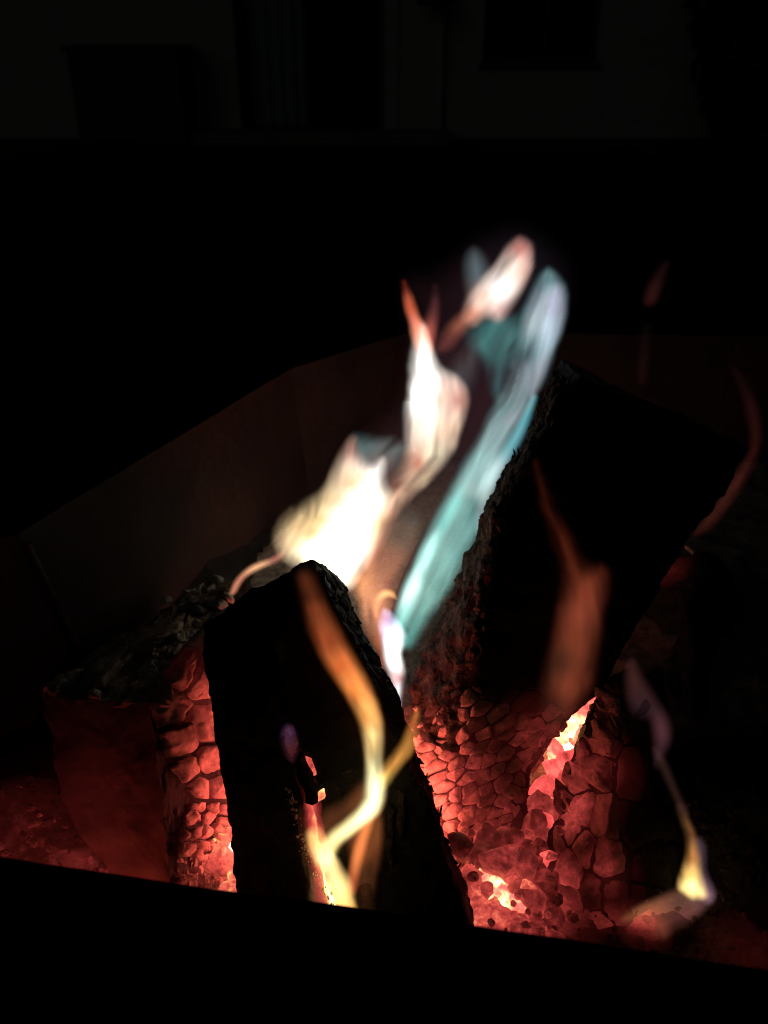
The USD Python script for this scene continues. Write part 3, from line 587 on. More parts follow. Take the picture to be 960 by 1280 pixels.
# pale flakes of ash on the left log, one stick of ash at the right
for k, (px, py, w_) in enumerate(((207, 754, 9), (256, 738, 11), (272, 756, 10), (246, 764, 6), (236, 742, 7), (268, 728, 8), (284, 750, 6), (220, 799, 6))):
    g = Polygon([(px + w_ * math.cos(a) * 1.2, py + w_ * .62 * math.sin(a)) for a in np.linspace(0, 6.28, 9)[:-1]])
    pv_, pf_ = plate(g, lsurf, .004, 11 + k, wob=5); o = put('ash_flake', pv_ + [0, 0, .004], pf_, 'white_ash', None, heat=0)
    tag(o, 'pale grey ash flake resting on top of the left log', 'ash flake', 'ash flakes on the left log')
a_, b_ = P(858, 683, 1.30), P(868, 691, 1.29); ax = (b_ - a_) / np.linalg.norm(b_ - a_); s_ = np.cross(ax, [0, 0, 1]); s_ /= np.linalg.norm(s_); w_ = np.cross(s_, ax)
vv, ff = box((-.5, -.5, -.5), (.5, .5, .5)); L_ = np.linalg.norm(b_ - a_)
bb = trimesh.creation.box((1, 1, 1)).subdivide().subdivide(); vv = np.array(bb.vertices); ff = np.array(bb.faces)
vv = (a_ + b_) / 2 + vv[:, :1] * ax * L_ + vv[:, 1:2] * s_ * .006 + vv[:, 2:] * w_ * .005; vv = vv + .0012 * vnoise(vv, 300, 5)
tag(put('ash_stick', vv, ff, 'white_ash', None, heat=0, smooth=False), 'small pale stick of ash on the stump beside the edge of the tall log', 'ash stick')

# ------------------------------------------------------------------ flames
def lin(c):
    c = np.asarray(c, float) / 255; return np.where(c <= .04045, c / 12.92, ((c + .055) / 1.055) ** 2.4)
def catmull(pts, n=10):
    p = np.asarray(pts, float); out = []
    for k in range(len(p)):
        a, b, c, d = p[k - 1], p[k], p[(k + 1) % len(p)], p[(k + 2) % len(p)]
        for t in np.arange(n) / n:
            out.append(.5 * ((2 * b) + (c - a) * t + (2 * a - 5 * b + 4 * c - d) * t * t + (3 * b - a - 3 * c + d) * t ** 3))
    return np.array(out)
def tongue(parent, outline, depth, stops, soft=14, rim=None, rim_w=8, thick=.6, flow=None, streak=.35, step=3.6, seed=0, gain=1.0, name='tongue', power=1.0, grow=7.0, core=2.2, tear=5.):
    soft = soft * 1.9 + 4
    """A tongue of burning gas: outline, a body swelling from it to both sides, and the colours of its burning zones.
    depth: (px, py, d) stops; stops: (px, py, sRGB, gain)."""
    pg = Polygon(catmull(outline)).buffer(0).buffer(grow)
    if isinstance(pg, MultiPolygon): pg = max(pg.geoms, key=lambda a: a.area)
    x0, y0, x1, y1 = pg.bounds
    X, Y = np.meshgrid(np.arange(x0, x1, step), np.arange(y0, y1, step * .866)); X[1::2] += step / 2
    ins = pg.buffer(-step * .45); shapely.prepare(ins)
    pts = np.c_[X.ravel(), Y.ravel()]; pts = pts[shapely.contains_xy(ins, pts[:, 0], pts[:, 1])]
    nb = max(12, int(pg.length / step)); bd = np.array([pg.exterior.interpolate(t, True).coords[0] for t in np.arange(nb) / nb])
    al = np.vstack([bd, pts]); tri = Delaunay(al).simplices
    cen = al[tri].mean(1); sh = pg.buffer(.05); shapely.prepare(sh); tri = tri[shapely.contains_xy(sh, cen[:, 0], cen[:, 1])]
    dist = shapely.distance(shapely.points(al), pg.exterior); dist[:nb] = 0
    D = np.array(depth, float); w = 1 / (np.hypot(al[:, :1] - D[None, :, 0], al[:, 1:] - D[None, :, 1]) + 8) ** 2; dd = (w * D[None, :, 2]).sum(1) / w.sum(1)
    R = max(dist.max(), 1e-6)
    u = np.clip(dist / (R * 1.02), 0, 1)
    h = thick * R * np.sqrt(np.maximum(1 - (1 - u) ** 2, 0)) * .00092
    wp = 9 * np.stack([fbm(np.c_[al * .022, np.full(len(al), seed + .5)], 3, 71) - .5, fbm(np.c_[al * .022, np.full(len(al), seed + .5)], 3, 72) - .5], -1) * 2
    al0 = al; al = al + wp
    C = np.array([lin(s[2]) * s[3] for s in stops]); S = np.array([(s[0], s[1]) for s in stops], float)
    w = 1 / (np.hypot(al[:, :1] - S[None, :, 0], al[:, 1:] - S[None, :, 1]) + 9) ** 2.8
    col = (w[..., None] * C[None]).sum(1) / w.sum(1)[:, None]
    al = al0; lum = col.max(1, keepdims=True); k = np.clip((lum - .88) / .8, 0, 1) * np.clip(dist / (soft * 1.7) - .25, 0, 1)[:, None]; col = col * (1 + core * k * k * (3 - 2 * k))      # the white-hot cores
    if rim is not None:
        k = np.clip(dist / rim_w, 0, 1); k = (k * k * (3 - 2 * k))[:, None]; lum = col.max(1, keepdims=True)
        col = col * k + (1 - k) * lin(rim) * np.clip(lum * 1.1, 0, .8)
    wisp = np.ones(len(al))
    if flow is not None:
        ln = LineString(flow); sp = shapely.points(al); s_ = shapely.line_locate_point(ln, sp); near = shapely.line_interpolate_point(ln, s_)
        nx_, ny_ = shapely.get_x(near), shapely.get_y(near); ah = shapely.line_interpolate_point(ln, np.minimum(s_ + 3, ln.length)); bh = shapely.line_interpolate_point(ln, np.maximum(s_ - 3, 0))
        tx, ty = shapely.get_x(ah) - shapely.get_x(bh), shapely.get_y(ah) - shapely.get_y(bh); tl = np.hypot(tx, ty) + 1e-9
        off = ((al[:, 0] - nx_) * ty - (al[:, 1] - ny_) * tx) / tl
        sd_ = np.full(len(al), float(seed)); off = off + 16 * (fbm(np.c_[s_ * .012, off * .02, sd_ + 3.], 3, seed + 70) - .5)
        k = fbm(np.c_[s_ * .009, off * .075, sd_], 4, seed)
        fil = 1 - 2 * np.abs(fbm(np.c_[s_ * .006, off * .06, sd_ + 5.], 3, seed + 20) - .5)                  # fine bright filaments
        col = col * np.clip(1 + streak * (1.7 * (k - .5) + .5 * (np.clip(fil, 0, 1) ** 5 - .25)), .12, 3)[:, None]
        wisp = np.clip(.3 + 1.5 * fbm(np.c_[s_ * .014, off * .05, sd_ + 9.], 3, seed + 40), .4, 1.6)
        dist = np.maximum(dist - tear * np.clip(R / 22, 0, 1) * np.clip(2.6 * (fbm(np.c_[s_ * .022, off * .045, sd_ + 2.], 3, seed + 90) - .42), 0, 1), 0)
    e = np.clip(dist * wisp / soft, 0, 1); e = (e * e * (3 - 2 * e)) ** power
    col = col * e[:, None] * gain * .62
    c3 = P(al[:, 0], al[:, 1], dd); view = c3 - EYE; view /= np.linalg.norm(view, axis=1, keepdims=True)
    fr, bk_ = c3 - view * h[:, None], c3 + view * h[:, None]
    n = len(al); v = np.vstack([fr, bk_[nb:]]); mp = np.r_[np.arange(nb), np.arange(n, 2 * n - nb)]
    f = np.vstack([tri, mp[tri][:, ::-1]]); f = outward(v, f, v.mean(0))
    o = put(name, v, f, 'flame_gas', parent, color=np.vstack([col, col[nb:]]))
    return o
def flame(label, base, group=None): return thing('flame', label, 'flame', base, group)

W, CR, YL, OR, DO, BR_ = (255, 255, 250), (255, 240, 205), (255, 214, 120), (240, 150, 70), (170, 80, 40), (90, 42, 26)
PK, TL, CY, GT, TG = (240, 178, 160), (96, 176, 170), (120, 230, 220), (150, 180, 180), (40, 90, 88)
# the main yellow-white flame behind the front log
fl = flame('bright yellow-white flame rising behind the rounded top of the front log', P(430, 740, 1.16))
tongue(fl, [(344, 674), (350, 654), (366, 636), (384, 624), (406, 608), (416, 590), (424, 572), (436, 552), (447, 546), (452, 566), (462, 582), (474, 574), (480, 576), (480, 600), (488, 622), (482, 652), (466, 690), (450, 716), (434, 736), (404, 730), (372, 710), (352, 694)],
       [(400, 680, 1.18), (450, 570, 1.22)], [(350, 674, (255, 215, 165), .85), (372, 660, (255, 214, 150), .85), (388, 665, (255, 205, 135), .85), (396, 650, (255, 215, 145), .9), (398, 690, (255, 248, 205), 1.5), (430, 690, W, 1.8), (410, 700, CR, 1.3), (462, 630, (255, 252, 225), 1.7), (438, 605, (255, 195, 140), .85), (446, 562, (230, 130, 110), .5), (474, 588, W, 1.3), (478, 655, (255, 226, 160), 1.1), (412, 625, (255, 215, 150), .85), (425, 645, CR, 1.1)],
       soft=12, grow=9, rim=(190, 160, 120), rim_w=7, flow=[(400, 730), (430, 660), (452, 555)], streak=.34, seed=3, step=2.6, core=14)
tongue(fl, [(452, 690), (470, 640), (484, 606), (500, 584), (508, 556), (508, 516), (512, 470), (518, 430), (528, 408), (536, 430), (548, 458), (572, 474), (583, 496), (578, 532), (562, 568), (538, 598), (512, 624), (492, 648), (476, 680), (460, 712)],
       [(480, 640, 1.2), (540, 540, 1.24), (528, 420, 1.27)], [(465, 690, (230, 150, 115), .8), (480, 650, (250, 180, 145), .85), (496, 606, (170, 100, 85), .6), (505, 620, (255, 205, 170), .95), (520, 580, (215, 130, 105), .7), (528, 598, (255, 225, 185), 1.0), (545, 570, CR, 1.0), (525, 540, (255, 235, 215), 1.0), (522, 500, W, 1.7), (528, 450, W, 1.7), (552, 500, (255, 205, 180), .85), (574, 500, (225, 150, 130), .55), (562, 540, (255, 215, 180), .95), (528, 420, (255, 220, 200), 1.0)],
       soft=11, grow=9, rim=(150, 178, 168), rim_w=8, flow=[(466, 690), (500, 610), (540, 570), (545, 500), (528, 410)], streak=.45, seed=8, step=2.6, core=14)
tongue(fl, [(526, 450), (517, 420), (510, 390), (505, 352), (514, 372), (522, 395), (530, 406), (537, 425), (536, 450)],
       [(525, 400, 1.27)], [(528, 438, (255, 190, 165), 1.0), (516, 385, (215, 95, 60), .75), (507, 356, (140, 45, 30), .5), (526, 412, (255, 150, 120), .9)], soft=5, flow=[(530, 446), (507, 356)], streak=.2, seed=4, step=2.4)
tongue(fl, [(526, 440), (532, 405), (540, 380), (544, 358), (547, 384), (543, 415), (536, 445)], [(535, 400, 1.28)], [(534, 425, (200, 100, 85), .7), (542, 385, (95, 48, 50), .6), (544, 364, (50, 24, 30), .5)], soft=5, seed=61, step=2.4)
tongue(fl, [(402, 640), (416, 590), (436, 550), (448, 540), (470, 546), (500, 548), (516, 556), (504, 580), (480, 620), (440, 650)], [(440, 600, 1.26)], [(448, 556, (95, 130, 130), .6), (490, 562, (105, 118, 116), .6), (480, 590, (140, 110, 104), .6), (418, 600, (120, 130, 126), .5)], soft=12, seed=5, streak=.3, flow=[(410, 640), (490, 560)])
tongue(fl, [(432, 722), (452, 700), (474, 660), (496, 640), (518, 630), (526, 660), (512, 700), (496, 740), (486, 790), (480, 850), (466, 810), (448, 760)],
       [(460, 740, 1.15), (520, 640, 1.2)], [(445, 725, (250, 165, 105), .85), (462, 765, (250, 160, 115), .95), (478, 700, (160, 100, 78), .7), (472, 810, (225, 125, 85), .8), (500, 670, (100, 84, 70), .6), (515, 650, (80, 84, 76), .5), (490, 730, (150, 88, 68), .7)], soft=12, flow=[(470, 840), (458, 740), (510, 650)], streak=.2, seed=6, step=2.8)
tongue(fl, [(420, 740), (400, 660), (430, 560), (490, 500), (505, 420), (500, 350), (545, 330), (600, 290), (660, 280), (715, 330), (712, 400), (680, 480), (640, 560), (600, 660), (545, 770), (500, 830), (450, 770)],
       [(460, 720, 1.2), (600, 450, 1.29)], [(450, 600, (34, 18, 17), .8), (560, 520, (36, 19, 26), .8), (600, 430, (34, 20, 28), .8), (530, 680, (62, 48, 42), .8), (480, 760, (80, 48, 38), .8), (660, 340, (26, 20, 27), .7), (540, 380, (28, 15, 18), .7)], soft=30, seed=66, step=6., thick=.4, grow=10, core=0)  # added wide veil: paints the faint halo round the flames
# the white-hot root between the logs
fl = flame('white-hot root of the fire squeezed between the front log and the tall log', P(495, 870, 1.10))
tongue(fl, [(474, 804), (472, 778), (478, 760), (490, 764), (502, 778), (512, 796), (506, 820), (508, 850), (500, 888), (492, 870), (482, 842)],
       [(490, 820, 1.1)], [(484, 772, (150, 130, 190), .8), (480, 790, (215, 205, 255), 1.1), (493, 800, W, 1.9), (494, 828, W, 1.8), (490, 845, (240, 190, 190), .8), (502, 850, (225, 140, 135), .7), (500, 872, (235, 250, 255), 1.3), (508, 800, (120, 210, 200), .9)], soft=5, rim=(150, 120, 200), rim_w=5, step=2.2, seed=7, grow=3, flow=[(500, 885), (486, 765)], streak=.3, core=14)
tongue(fl, [(466, 766), (467, 748), (478, 736), (492, 738), (497, 750), (486, 748), (477, 755), (472, 774)], [(480, 745, 1.1)], [(482, 743, (255, 190, 120), 1.2), (468, 760, (220, 120, 75), .6)], soft=4, step=2., seed=9, grow=2)
# the blue-green flame
fl = flame('tall blue-green flame licking up beside the left edge of the tall log', P(505, 800, 1.16))
tongue(fl, [(496, 796), (498, 756), (516, 708), (540, 656), (566, 606), (590, 558), (614, 514), (632, 478), (642, 440), (654, 396), (672, 350), (690, 336), (704, 352), (709, 386), (700, 424), (684, 466), (662, 508), (640, 546), (620, 592), (608, 640), (588, 690), (562, 740), (536, 780), (512, 812)],
       [(510, 790, 1.14), (590, 600, 1.2), (690, 360, 1.24)],
       [(506, 790, (80, 170, 160), 0.672), (528, 738, (125, 182, 172), 0.714), (545, 735, (104, 160, 150), 0.672), (548, 690, (132, 190, 181), 0.714), (575, 690, (104, 156, 150), 0.672), (600, 640, (48, 112, 115), 0.546), (572, 640, (128, 188, 180), 0.714), (592, 610, (154, 186, 182), 0.714),
        (600, 575, (150, 190, 188), 0.756), (622, 560, (140, 168, 170), 0.714), (640, 520, (158, 172, 180), 0.798), (626, 510, (140, 186, 184), 0.714), (660, 470, (150, 165, 175), 0.756), (650, 440, (110, 160, 162), 0.672), (675, 410, (165, 185, 195), 0.798), (692, 380, (160, 162, 180), 0.714), (684, 350, (110, 150, 154), 0.546)],
       soft=9, grow=8, rim=(80, 170, 170), rim_w=12, flow=[(500, 800), (560, 670), (610, 570), (660, 470), (692, 345)], streak=.75, seed=12, step=3.0, core=0)
tongue(fl, [(650, 420), (656, 394), (668, 370), (684, 352), (694, 360), (690, 392), (676, 424), (660, 440), (650, 436)], [(670, 395, 1.25)], [(660, 400, (150, 150, 142), .6), (660, 380, (140, 165, 165), .6), (650, 420, (110, 150, 150), .55)], soft=14, seed=68, streak=.5, flow=[(620, 440), (690, 345)], core=0)
tongue(fl, [(556, 470), (572, 440), (590, 416), (606, 430), (600, 470), (584, 520), (566, 560), (556, 520)], [(585, 470, 1.27)], [(580, 440, (66, 50, 50), .6), (580, 500, (58, 62, 64), .5), (592, 430, (70, 96, 96), .6)], soft=14, seed=69, streak=.4, flow=[(570, 550), (592, 420)], core=0)
tongue(fl, [(494, 800), (497, 762), (510, 722), (530, 678), (552, 640), (574, 600), (594, 566), (600, 572), (584, 612), (562, 656), (540, 702), (524, 740), (510, 776)], [(510, 770, 1.135), (550, 650, 1.18)], [(500, 780, (150, 235, 225), .9), (512, 735, (215, 255, 250), 1.2), (532, 690, (180, 240, 230), 1.), (556, 650, (90, 170, 162), .7), (590, 580, (60, 110, 108), .5)], soft=9, flow=[(496, 800), (556, 648)], streak=.3, seed=62, step=2.4, core=0)
tongue(fl, [(596, 640), (602, 606), (616, 580), (632, 556), (650, 528), (668, 496), (656, 534), (640, 566), (622, 600), (608, 640), (600, 670)], [(620, 590, 1.19)], [(604, 630, (130, 120, 118), .6), (618, 590, (190, 215, 215), .8), (640, 550, (120, 190, 196), .7), (656, 520, (110, 190, 200), .7)], soft=5, seed=63, step=2.4, core=0)
tongue(fl, [(668, 470), (676, 432), (680, 396), (688, 364), (698, 356), (700, 386), (694, 420), (680, 462), (664, 496)], [(685, 410, 1.23)], [(684, 420, (150, 165, 180), .7), (692, 375, (130, 130, 150), .6), (672, 470, (150, 140, 150), .6)], soft=7, seed=64, step=2.4, core=0)
tongue(fl, [(580, 424), (574, 406), (584, 390), (604, 386), (626, 396), (646, 390), (660, 380), (656, 430), (640, 470), (624, 504), (610, 484), (600, 452)], [(610, 430, 1.26)], [(588, 408, (36, 84, 82), .8), (610, 420, (50, 108, 104), .7), (640, 420, (80, 135, 134), .7), (620, 480, (52, 90, 92), .6)], soft=12, seed=13, flow=[(615, 500), (630, 440), (660, 385)], streak=.5, core=0)
tongue(fl, [(590, 700), (604, 660), (616, 620), (630, 580), (650, 540), (664, 520), (652, 556), (636, 596), (622, 650), (602, 700), (570, 750)], [(615, 630, 1.2)], [(615, 640, (24, 44, 70), .6), (640, 570, (30, 70, 95), .6), (590, 710, (30, 55, 62), .5)], soft=8, seed=14, step=2.6, core=0)
# the detached crown above
fl = flame('detached pink-white tip of flame floating above the blue-green one', P(600, 405, 1.26))
tongue(fl, [(578, 402), (582, 376), (598, 352), (620, 330), (636, 306), (650, 296), (664, 306), (666, 330), (656, 356), (640, 384), (626, 402), (606, 398), (592, 408)],
       [(620, 350, 1.27)], [(590, 395, (230, 150, 120), .6), (605, 375, (255, 215, 190), .9), (625, 360, W, 1.25), (640, 335, (255, 232, 215), 1.1), (652, 312, (240, 150, 140), .8), (655, 340, (255, 205, 185), .9), (632, 390, (250, 200, 190), .8)], soft=14, rim=(120, 120, 120), rim_w=8, flow=[(590, 405), (655, 305)], streak=.25, seed=15)
tongue(fl, [(584, 370), (580, 330), (590, 310), (604, 318), (612, 340), (608, 372), (594, 390)], [(595, 350, 1.28)], [(596, 340, (100, 120, 126), .7), (598, 370, (150, 130, 125), .6)], soft=14, seed=16)
tongue(fl, [(546, 438), (556, 412), (576, 392), (600, 378), (604, 396), (584, 412), (564, 436)], [(575, 410, 1.28)], [(580, 400, (180, 105, 80), .7), (558, 425, (110, 55, 45), .7)], soft=10, seed=17)
# the flame in front of the front log
fl = flame('orange flame curling up the dark face of the front log from its glowing split', P(410, 1090, .86))
tongue(fl, [(366, 722), (376, 706), (392, 708), (406, 742), (426, 784), (450, 828), (471, 868), (481, 910), (480, 950), (484, 986), (476, 1016), (452, 1038), (428, 1058), (416, 1080), (400, 1062), (404, 1044), (430, 1022), (448, 1002), (454, 972), (452, 930), (444, 896), (424, 862), (402, 828), (380, 784)],
       [(385, 710, 1.0), (430, 840, .93), (470, 960, .87), (410, 1070, .85)],
       [(372, 708, (20, 10, 6), .4), (390, 708, (20, 10, 6), .4), (382, 745, (70, 30, 17), .6), (380, 730, (84, 36, 20), .7), (390, 765, (135, 60, 32), .8), (398, 800, (160, 70, 36), .85), (412, 800, (140, 62, 32), .8), (425, 835, (205, 98, 46), .95), (442, 862, (250, 140, 66), 1.05), (456, 890, (255, 172, 88), 1.2), (463, 930, (255, 212, 135), 1.5), (466, 975, (255, 246, 185), 1.6), (460, 1010, (255, 246, 180), 1.5), (435, 1035, (255, 232, 160), 1.5), (412, 1062, (255, 226, 145), 1.5)],
       soft=10, rim=(210, 110, 40), rim_w=10, flow=[(412, 1070), (466, 1000), (464, 930), (430, 840), (380, 715)], streak=.35, seed=21, step=2.6, grow=4, tear=3)
tongue(fl, [(384, 1046), (398, 1036), (412, 1060), (428, 1084), (442, 1110), (446, 1154), (432, 1150), (414, 1120), (400, 1090)],
       [(400, 1050, .86), (440, 1150, .82)], [(396, 1052, (255, 200, 110), 1.1), (408, 1075, (255, 240, 160), 1.5), (424, 1105, (255, 222, 140), 1.4), (436, 1140, (255, 190, 92), 1.2), (400, 1090, (255, 110, 60), .8)], soft=8, flow=[(392, 1040), (440, 1152)], streak=.4, seed=22, step=2.4)
tongue(fl, [(466, 998), (472, 972), (486, 950), (502, 930), (512, 908), (521, 888), (521, 916), (512, 942), (496, 964), (480, 984)],
       [(480, 970, .87), (520, 895, .9)], [(474, 980, (255, 225, 120), 1.2), (490, 955, (240, 160, 75), .9), (505, 935, (250, 170, 80), .9), (518, 905, (220, 120, 60), .7)], soft=7, flow=[(468, 995), (520, 890)], streak=.4, seed=23, step=2.4)
tongue(fl, [(392, 1036), (404, 1012), (430, 1000), (452, 978), (462, 990), (452, 1012), (424, 1036), (404, 1050)], [(430, 1010, .87)], [(420, 1020, (96, 52, 30), .6), (450, 995, (130, 72, 40), .6)], soft=10, seed=24)
tongue(fl, [(436, 1060), (446, 1030), (466, 1010), (478, 1018), (476, 1060), (468, 1110), (464, 1156), (446, 1154), (446, 1110)], [(460, 1080, .85)], [(462, 1040, (140, 80, 42), .7), (458, 1090, (96, 56, 32), .65), (456, 1140, (74, 40, 25), .6), (448, 1060, (170, 86, 48), .65)], soft=9, flow=[(468, 1012), (455, 1150)], streak=.5, seed=25)
tongue(fl, [(436, 1112), (440, 1082), (448, 1050), (458, 1024), (464, 1026), (456, 1054), (448, 1086), (442, 1114)], [(450, 1070, .848)], [(450, 1065, (230, 130, 70), .9), (441, 1105, (200, 95, 60), .7)], soft=4, seed=26, step=2.)
# veil over the tall log
fl = flame('thin orange veil of flame over the dark face of the tall log', P(715, 900, .97))
tongue(fl, [(668, 592), (670, 576), (682, 604), (696, 640), (716, 674), (736, 700), (760, 716), (756, 770), (748, 830), (742, 856), (720, 900), (700, 950), (676, 930), (676, 850), (694, 780), (698, 720), (688, 668), (676, 628)],
       [(680, 600, 1.0), (720, 740, .99), (710, 890, .96)], [(672, 590, (70, 27, 16), .8), (690, 640, (112, 46, 28), .85), (708, 680, (128, 52, 32), .85), (720, 720, (112, 48, 30), .8), (740, 740, (126, 56, 36), .85), (752, 760, (150, 70, 50), .85), (725, 800, (114, 52, 33), .8), (696, 830, (72, 38, 25), .75), (724, 860, (130, 58, 38), .8), (690, 890, (56, 30, 22), .65), (705, 915, (24, 12, 9), .4), (690, 945, (8, 4, 3), .3), (672, 920, (8, 4, 3), .3)],
       soft=26, grow=9, gain=1.05, flow=[(705, 920), (720, 800), (712, 700), (670, 580)], streak=.35, seed=31)
# small flame at the lower right
fl = flame('small bent flame at the lower right, bright at its elbow', P(800, 1150, .87))
tongue(fl, [(776, 1152), (792, 1136), (820, 1124), (846, 1112), (866, 1110), (884, 1112), (892, 1122), (872, 1144), (846, 1162), (828, 1174), (806, 1160)],
       [(800, 1150, .87), (880, 1118, .87)], [(800, 1145, (150, 90, 55), .8), (826, 1140, (140, 88, 60), .75), (850, 1128, (95, 62, 52), .7), (876, 1120, (110, 75, 80), .7), (850, 1150, (130, 70, 72), .65), (828, 1160, (170, 90, 70), .8)], soft=9, flow=[(790, 1150), (885, 1118)], streak=.4, seed=41)
tongue(fl, [(848, 1112), (854, 1090), (860, 1066), (858, 1040), (848, 1010), (856, 1010), (868, 1040), (874, 1072), (878, 1102), (882, 1120), (866, 1122)],
       [(864, 1080, .875)], [(866, 1106, (255, 225, 140), 1.5), (862, 1090, (255, 200, 110), 1.1), (866, 1070, (210, 130, 70), .8), (864, 1045, (110, 62, 40), .7), (852, 1015, (60, 32, 26), .7)], soft=7, flow=[(868, 1118), (864, 1070), (850, 1010)], streak=.15, seed=42, step=2.2)
tongue(fl, [(872, 1050), (880, 1060), (882, 1090), (892, 1118), (884, 1128), (874, 1110), (872, 1080)], [(882, 1095, .88)], [(882, 1085, (70, 52, 62), .8), (886, 1115, (120, 90, 105), .8)], soft=5, seed=43, step=2.4)
tongue(fl, [(852, 1014), (836, 980), (822, 950), (818, 935), (830, 950), (844, 984), (858, 1014)], [(838, 980, .9)], [(838, 980, (48, 30, 26), .8)], soft=5, seed=44, step=2.4)
tongue(fl, [(782, 834), (792, 824), (804, 846), (820, 872), (834, 896), (838, 924), (828, 946), (820, 960), (818, 930), (812, 900), (796, 896), (784, 876)],
       [(810, 890, .95)], [(792, 850, (62, 34, 30), .8), (812, 870, (56, 32, 34), .8), (830, 910, (84, 48, 52), .8), (800, 885, (38, 24, 32), .8), (824, 945, (70, 40, 48), .7)], soft=8, seed=45)
# wisps at the right pit wall and above
fl = flame('faint reddish wisp of flame curling round the right corner of the tall log', P(890, 650, 1.2))
tongue(fl, [(868, 668), (888, 636), (910, 604), (928, 580), (938, 556), (934, 520), (922, 480), (916, 460), (934, 480), (948, 520), (950, 556), (938, 590), (916, 622), (890, 656)],
       [(900, 620, 1.2), (940, 500, 1.24)], [(880, 650, (72, 30, 24), .75), (910, 612, (80, 34, 27), .75), (936, 568, (66, 26, 22), .7), (942, 530, (40, 16, 14), .7), (926, 480, (22, 9, 8), .7)], soft=8, flow=[(875, 660), (940, 560), (920, 465)], streak=.4, seed=51)
fl = flame('tiny faint reddish wisp of flame high above the top end of the tall log', P(810, 470, 1.3))
tongue(fl, [(806, 378), (812, 356), (826, 334), (834, 330), (828, 354), (818, 378)], [(820, 355, 1.32)], [(816, 362, (46, 19, 18), .8), (828, 340, (28, 12, 12), .8)], soft=6, seed=52)
tongue(fl, [(798, 474), (800, 440), (804, 410), (812, 410), (810, 440), (806, 476)], [(805, 445, 1.3)], [(804, 455, (22, 9, 9), .7), (808, 420, (12, 6, 6), .7)], soft=6, seed=53)
fl = flame('thin pinkish arc of flame over the left shoulder of the front log', P(292, 738, 1.2))
tongue(fl, [(288, 742), (296, 724), (314, 708), (338, 698), (356, 688), (350, 700), (326, 710), (306, 722), (294, 740)], [(320, 712, 1.14)], [(298, 728, (240, 150, 120), .9), (318, 712, (255, 190, 140), 1.2), (345, 698, (200, 120, 105), .7)], soft=4, seed=54, step=2.2, core=20, grow=4)
fl = flame('tiny violet flame at the top of the split in the front log', P(360, 930, .93))
tongue(fl, [(356, 936), (354, 918), (360, 908), (368, 918), (370, 938), (364, 952)], [(362, 930, .93)], [(361, 918, (70, 48, 80), .8), (364, 940, (95, 40, 48), .7)], soft=6, seed=55, step=2.4)

# ------------------------------------------------------------------ the garden and the house
s = 120.
gx, gy = np.meshgrid(np.r_[-s, -40, np.linspace(-12, 12, 49), 40, s], np.r_[-s, -40, np.linspace(-10, 14, 49), 40, s], indexing='ij')
gz = np.where((np.abs(gx) < 13) & (gy < 7.4) & (gy > 2.2), .02 * (fbm(np.stack([gx, gy, gx * 0], -1) * 1.3, 3, 2) - .5), 0) - .004
i = np.arange(gx.size).reshape(gx.shape)
tag(put('lawn', np.stack([gx, gy, gz], -1).reshape(-1, 3), np.stack([i[:-1, :-1], i[1:, :-1], i[1:, 1:], i[:-1, 1:]], -1).reshape(-1, 4), 'lawn_soil'), 'dark lawn round the fire pit running to the house', 'lawn', kind='structure')
def HX(px): return (px - 480) * .00672          # along the house front, 8 m off
def HZ(py):                                       # height on the house front
    U = 640 - py; return 1 + 8 / (FPX * math.cos(PITCH) + U * math.sin(PITCH)) * (-FPX * math.sin(PITCH) + U * math.cos(PITCH))
YH = 8.0
house = thing('house', 'dim pale rendered house front across the dark garden behind the fire', 'house', (0, YH, 0))
wx0, wx1, ztop = -5.0, 5.0, 2.7
dx0, dx1, dz0, dz1 = HX(303), HX(480), HZ(172), 2.1
kx0, kx1, kz0, kz1 = HX(598), HX(735), HZ(78), 1.75
for lo, hi in (((wx0, 0), (dx0, ztop)), ((dx0, dz1), (kx0 - .3, ztop)), ((dx1, 0), (kx0, dz1 - .002)), ((dx0, 0), (dx1, dz0 - .03)), ((kx0, 0), (kx1, kz0)), ((kx0 - .3, dz1), (kx1, ztop)), ((kx0, kz1), (kx1, dz1)), ((kx1, 0), (wx1, ztop))):
    put('wall', *box((lo[0], YH, lo[1]), (hi[0], YH + .25, hi[1])), 'render_wall', house, smooth=False)
put('roof', *box((wx0 - .3, YH - .5, ztop + .002), (wx1 + .3, YH + 4, ztop + .2)), 'roof_tile', house, smooth=False)
put('gutter', *box((wx0 - .3, YH - .62, ztop + .05), (wx1 + .3, YH - .503, ztop + .16)), 'dark_paint', house, smooth=False)
put('back_room', *join([box((wx0, YH + 2.2, 0), (wx1, YH + 2.3, ztop)), box((wx0, YH + .26, -.02), (wx1, YH + 2.2, -.006))]), 'dark_interior', house, smooth=False)
wn = put('window', *join([box((kx0, YH + .10, kz0), (kx0 + .05, YH + .16, kz1)), box((kx1 - .05, YH + .10, kz0), (kx1, YH + .16, kz1)), box((kx0 + .05, YH + .10, kz0), (kx1 - .05, YH + .16, kz0 + .05)), box((kx0 + .05, YH + .10, kz1 - .05), (kx1 - .05, YH + .16, kz1))]), 'dark_paint', house, smooth=False)
mid = (kx0 + kx1) / 2 + .05
put('mullion', *box((mid - .02, YH + .105, kz0 + .05), (mid + .02, YH + .155, kz1 - .05)), 'dark_paint', wn, smooth=False)
put('pane', *box((kx0 + .05, YH + .125, kz0 + .05), (mid - .02, YH + .131, kz1 - .05)), 'window_glass', wn, smooth=False)
put('pane', *box((mid + .02, YH + .125, kz0 + .05), (kx1 - .05, YH + .131, kz1 - .05)), 'window_glass', wn, smooth=False)
put('sill', *box((kx0 - .03, YH - .05, kz0 - .04), (kx1 + .03, YH - .003, kz0 - .003)), 'dark_paint', wn, smooth=False)
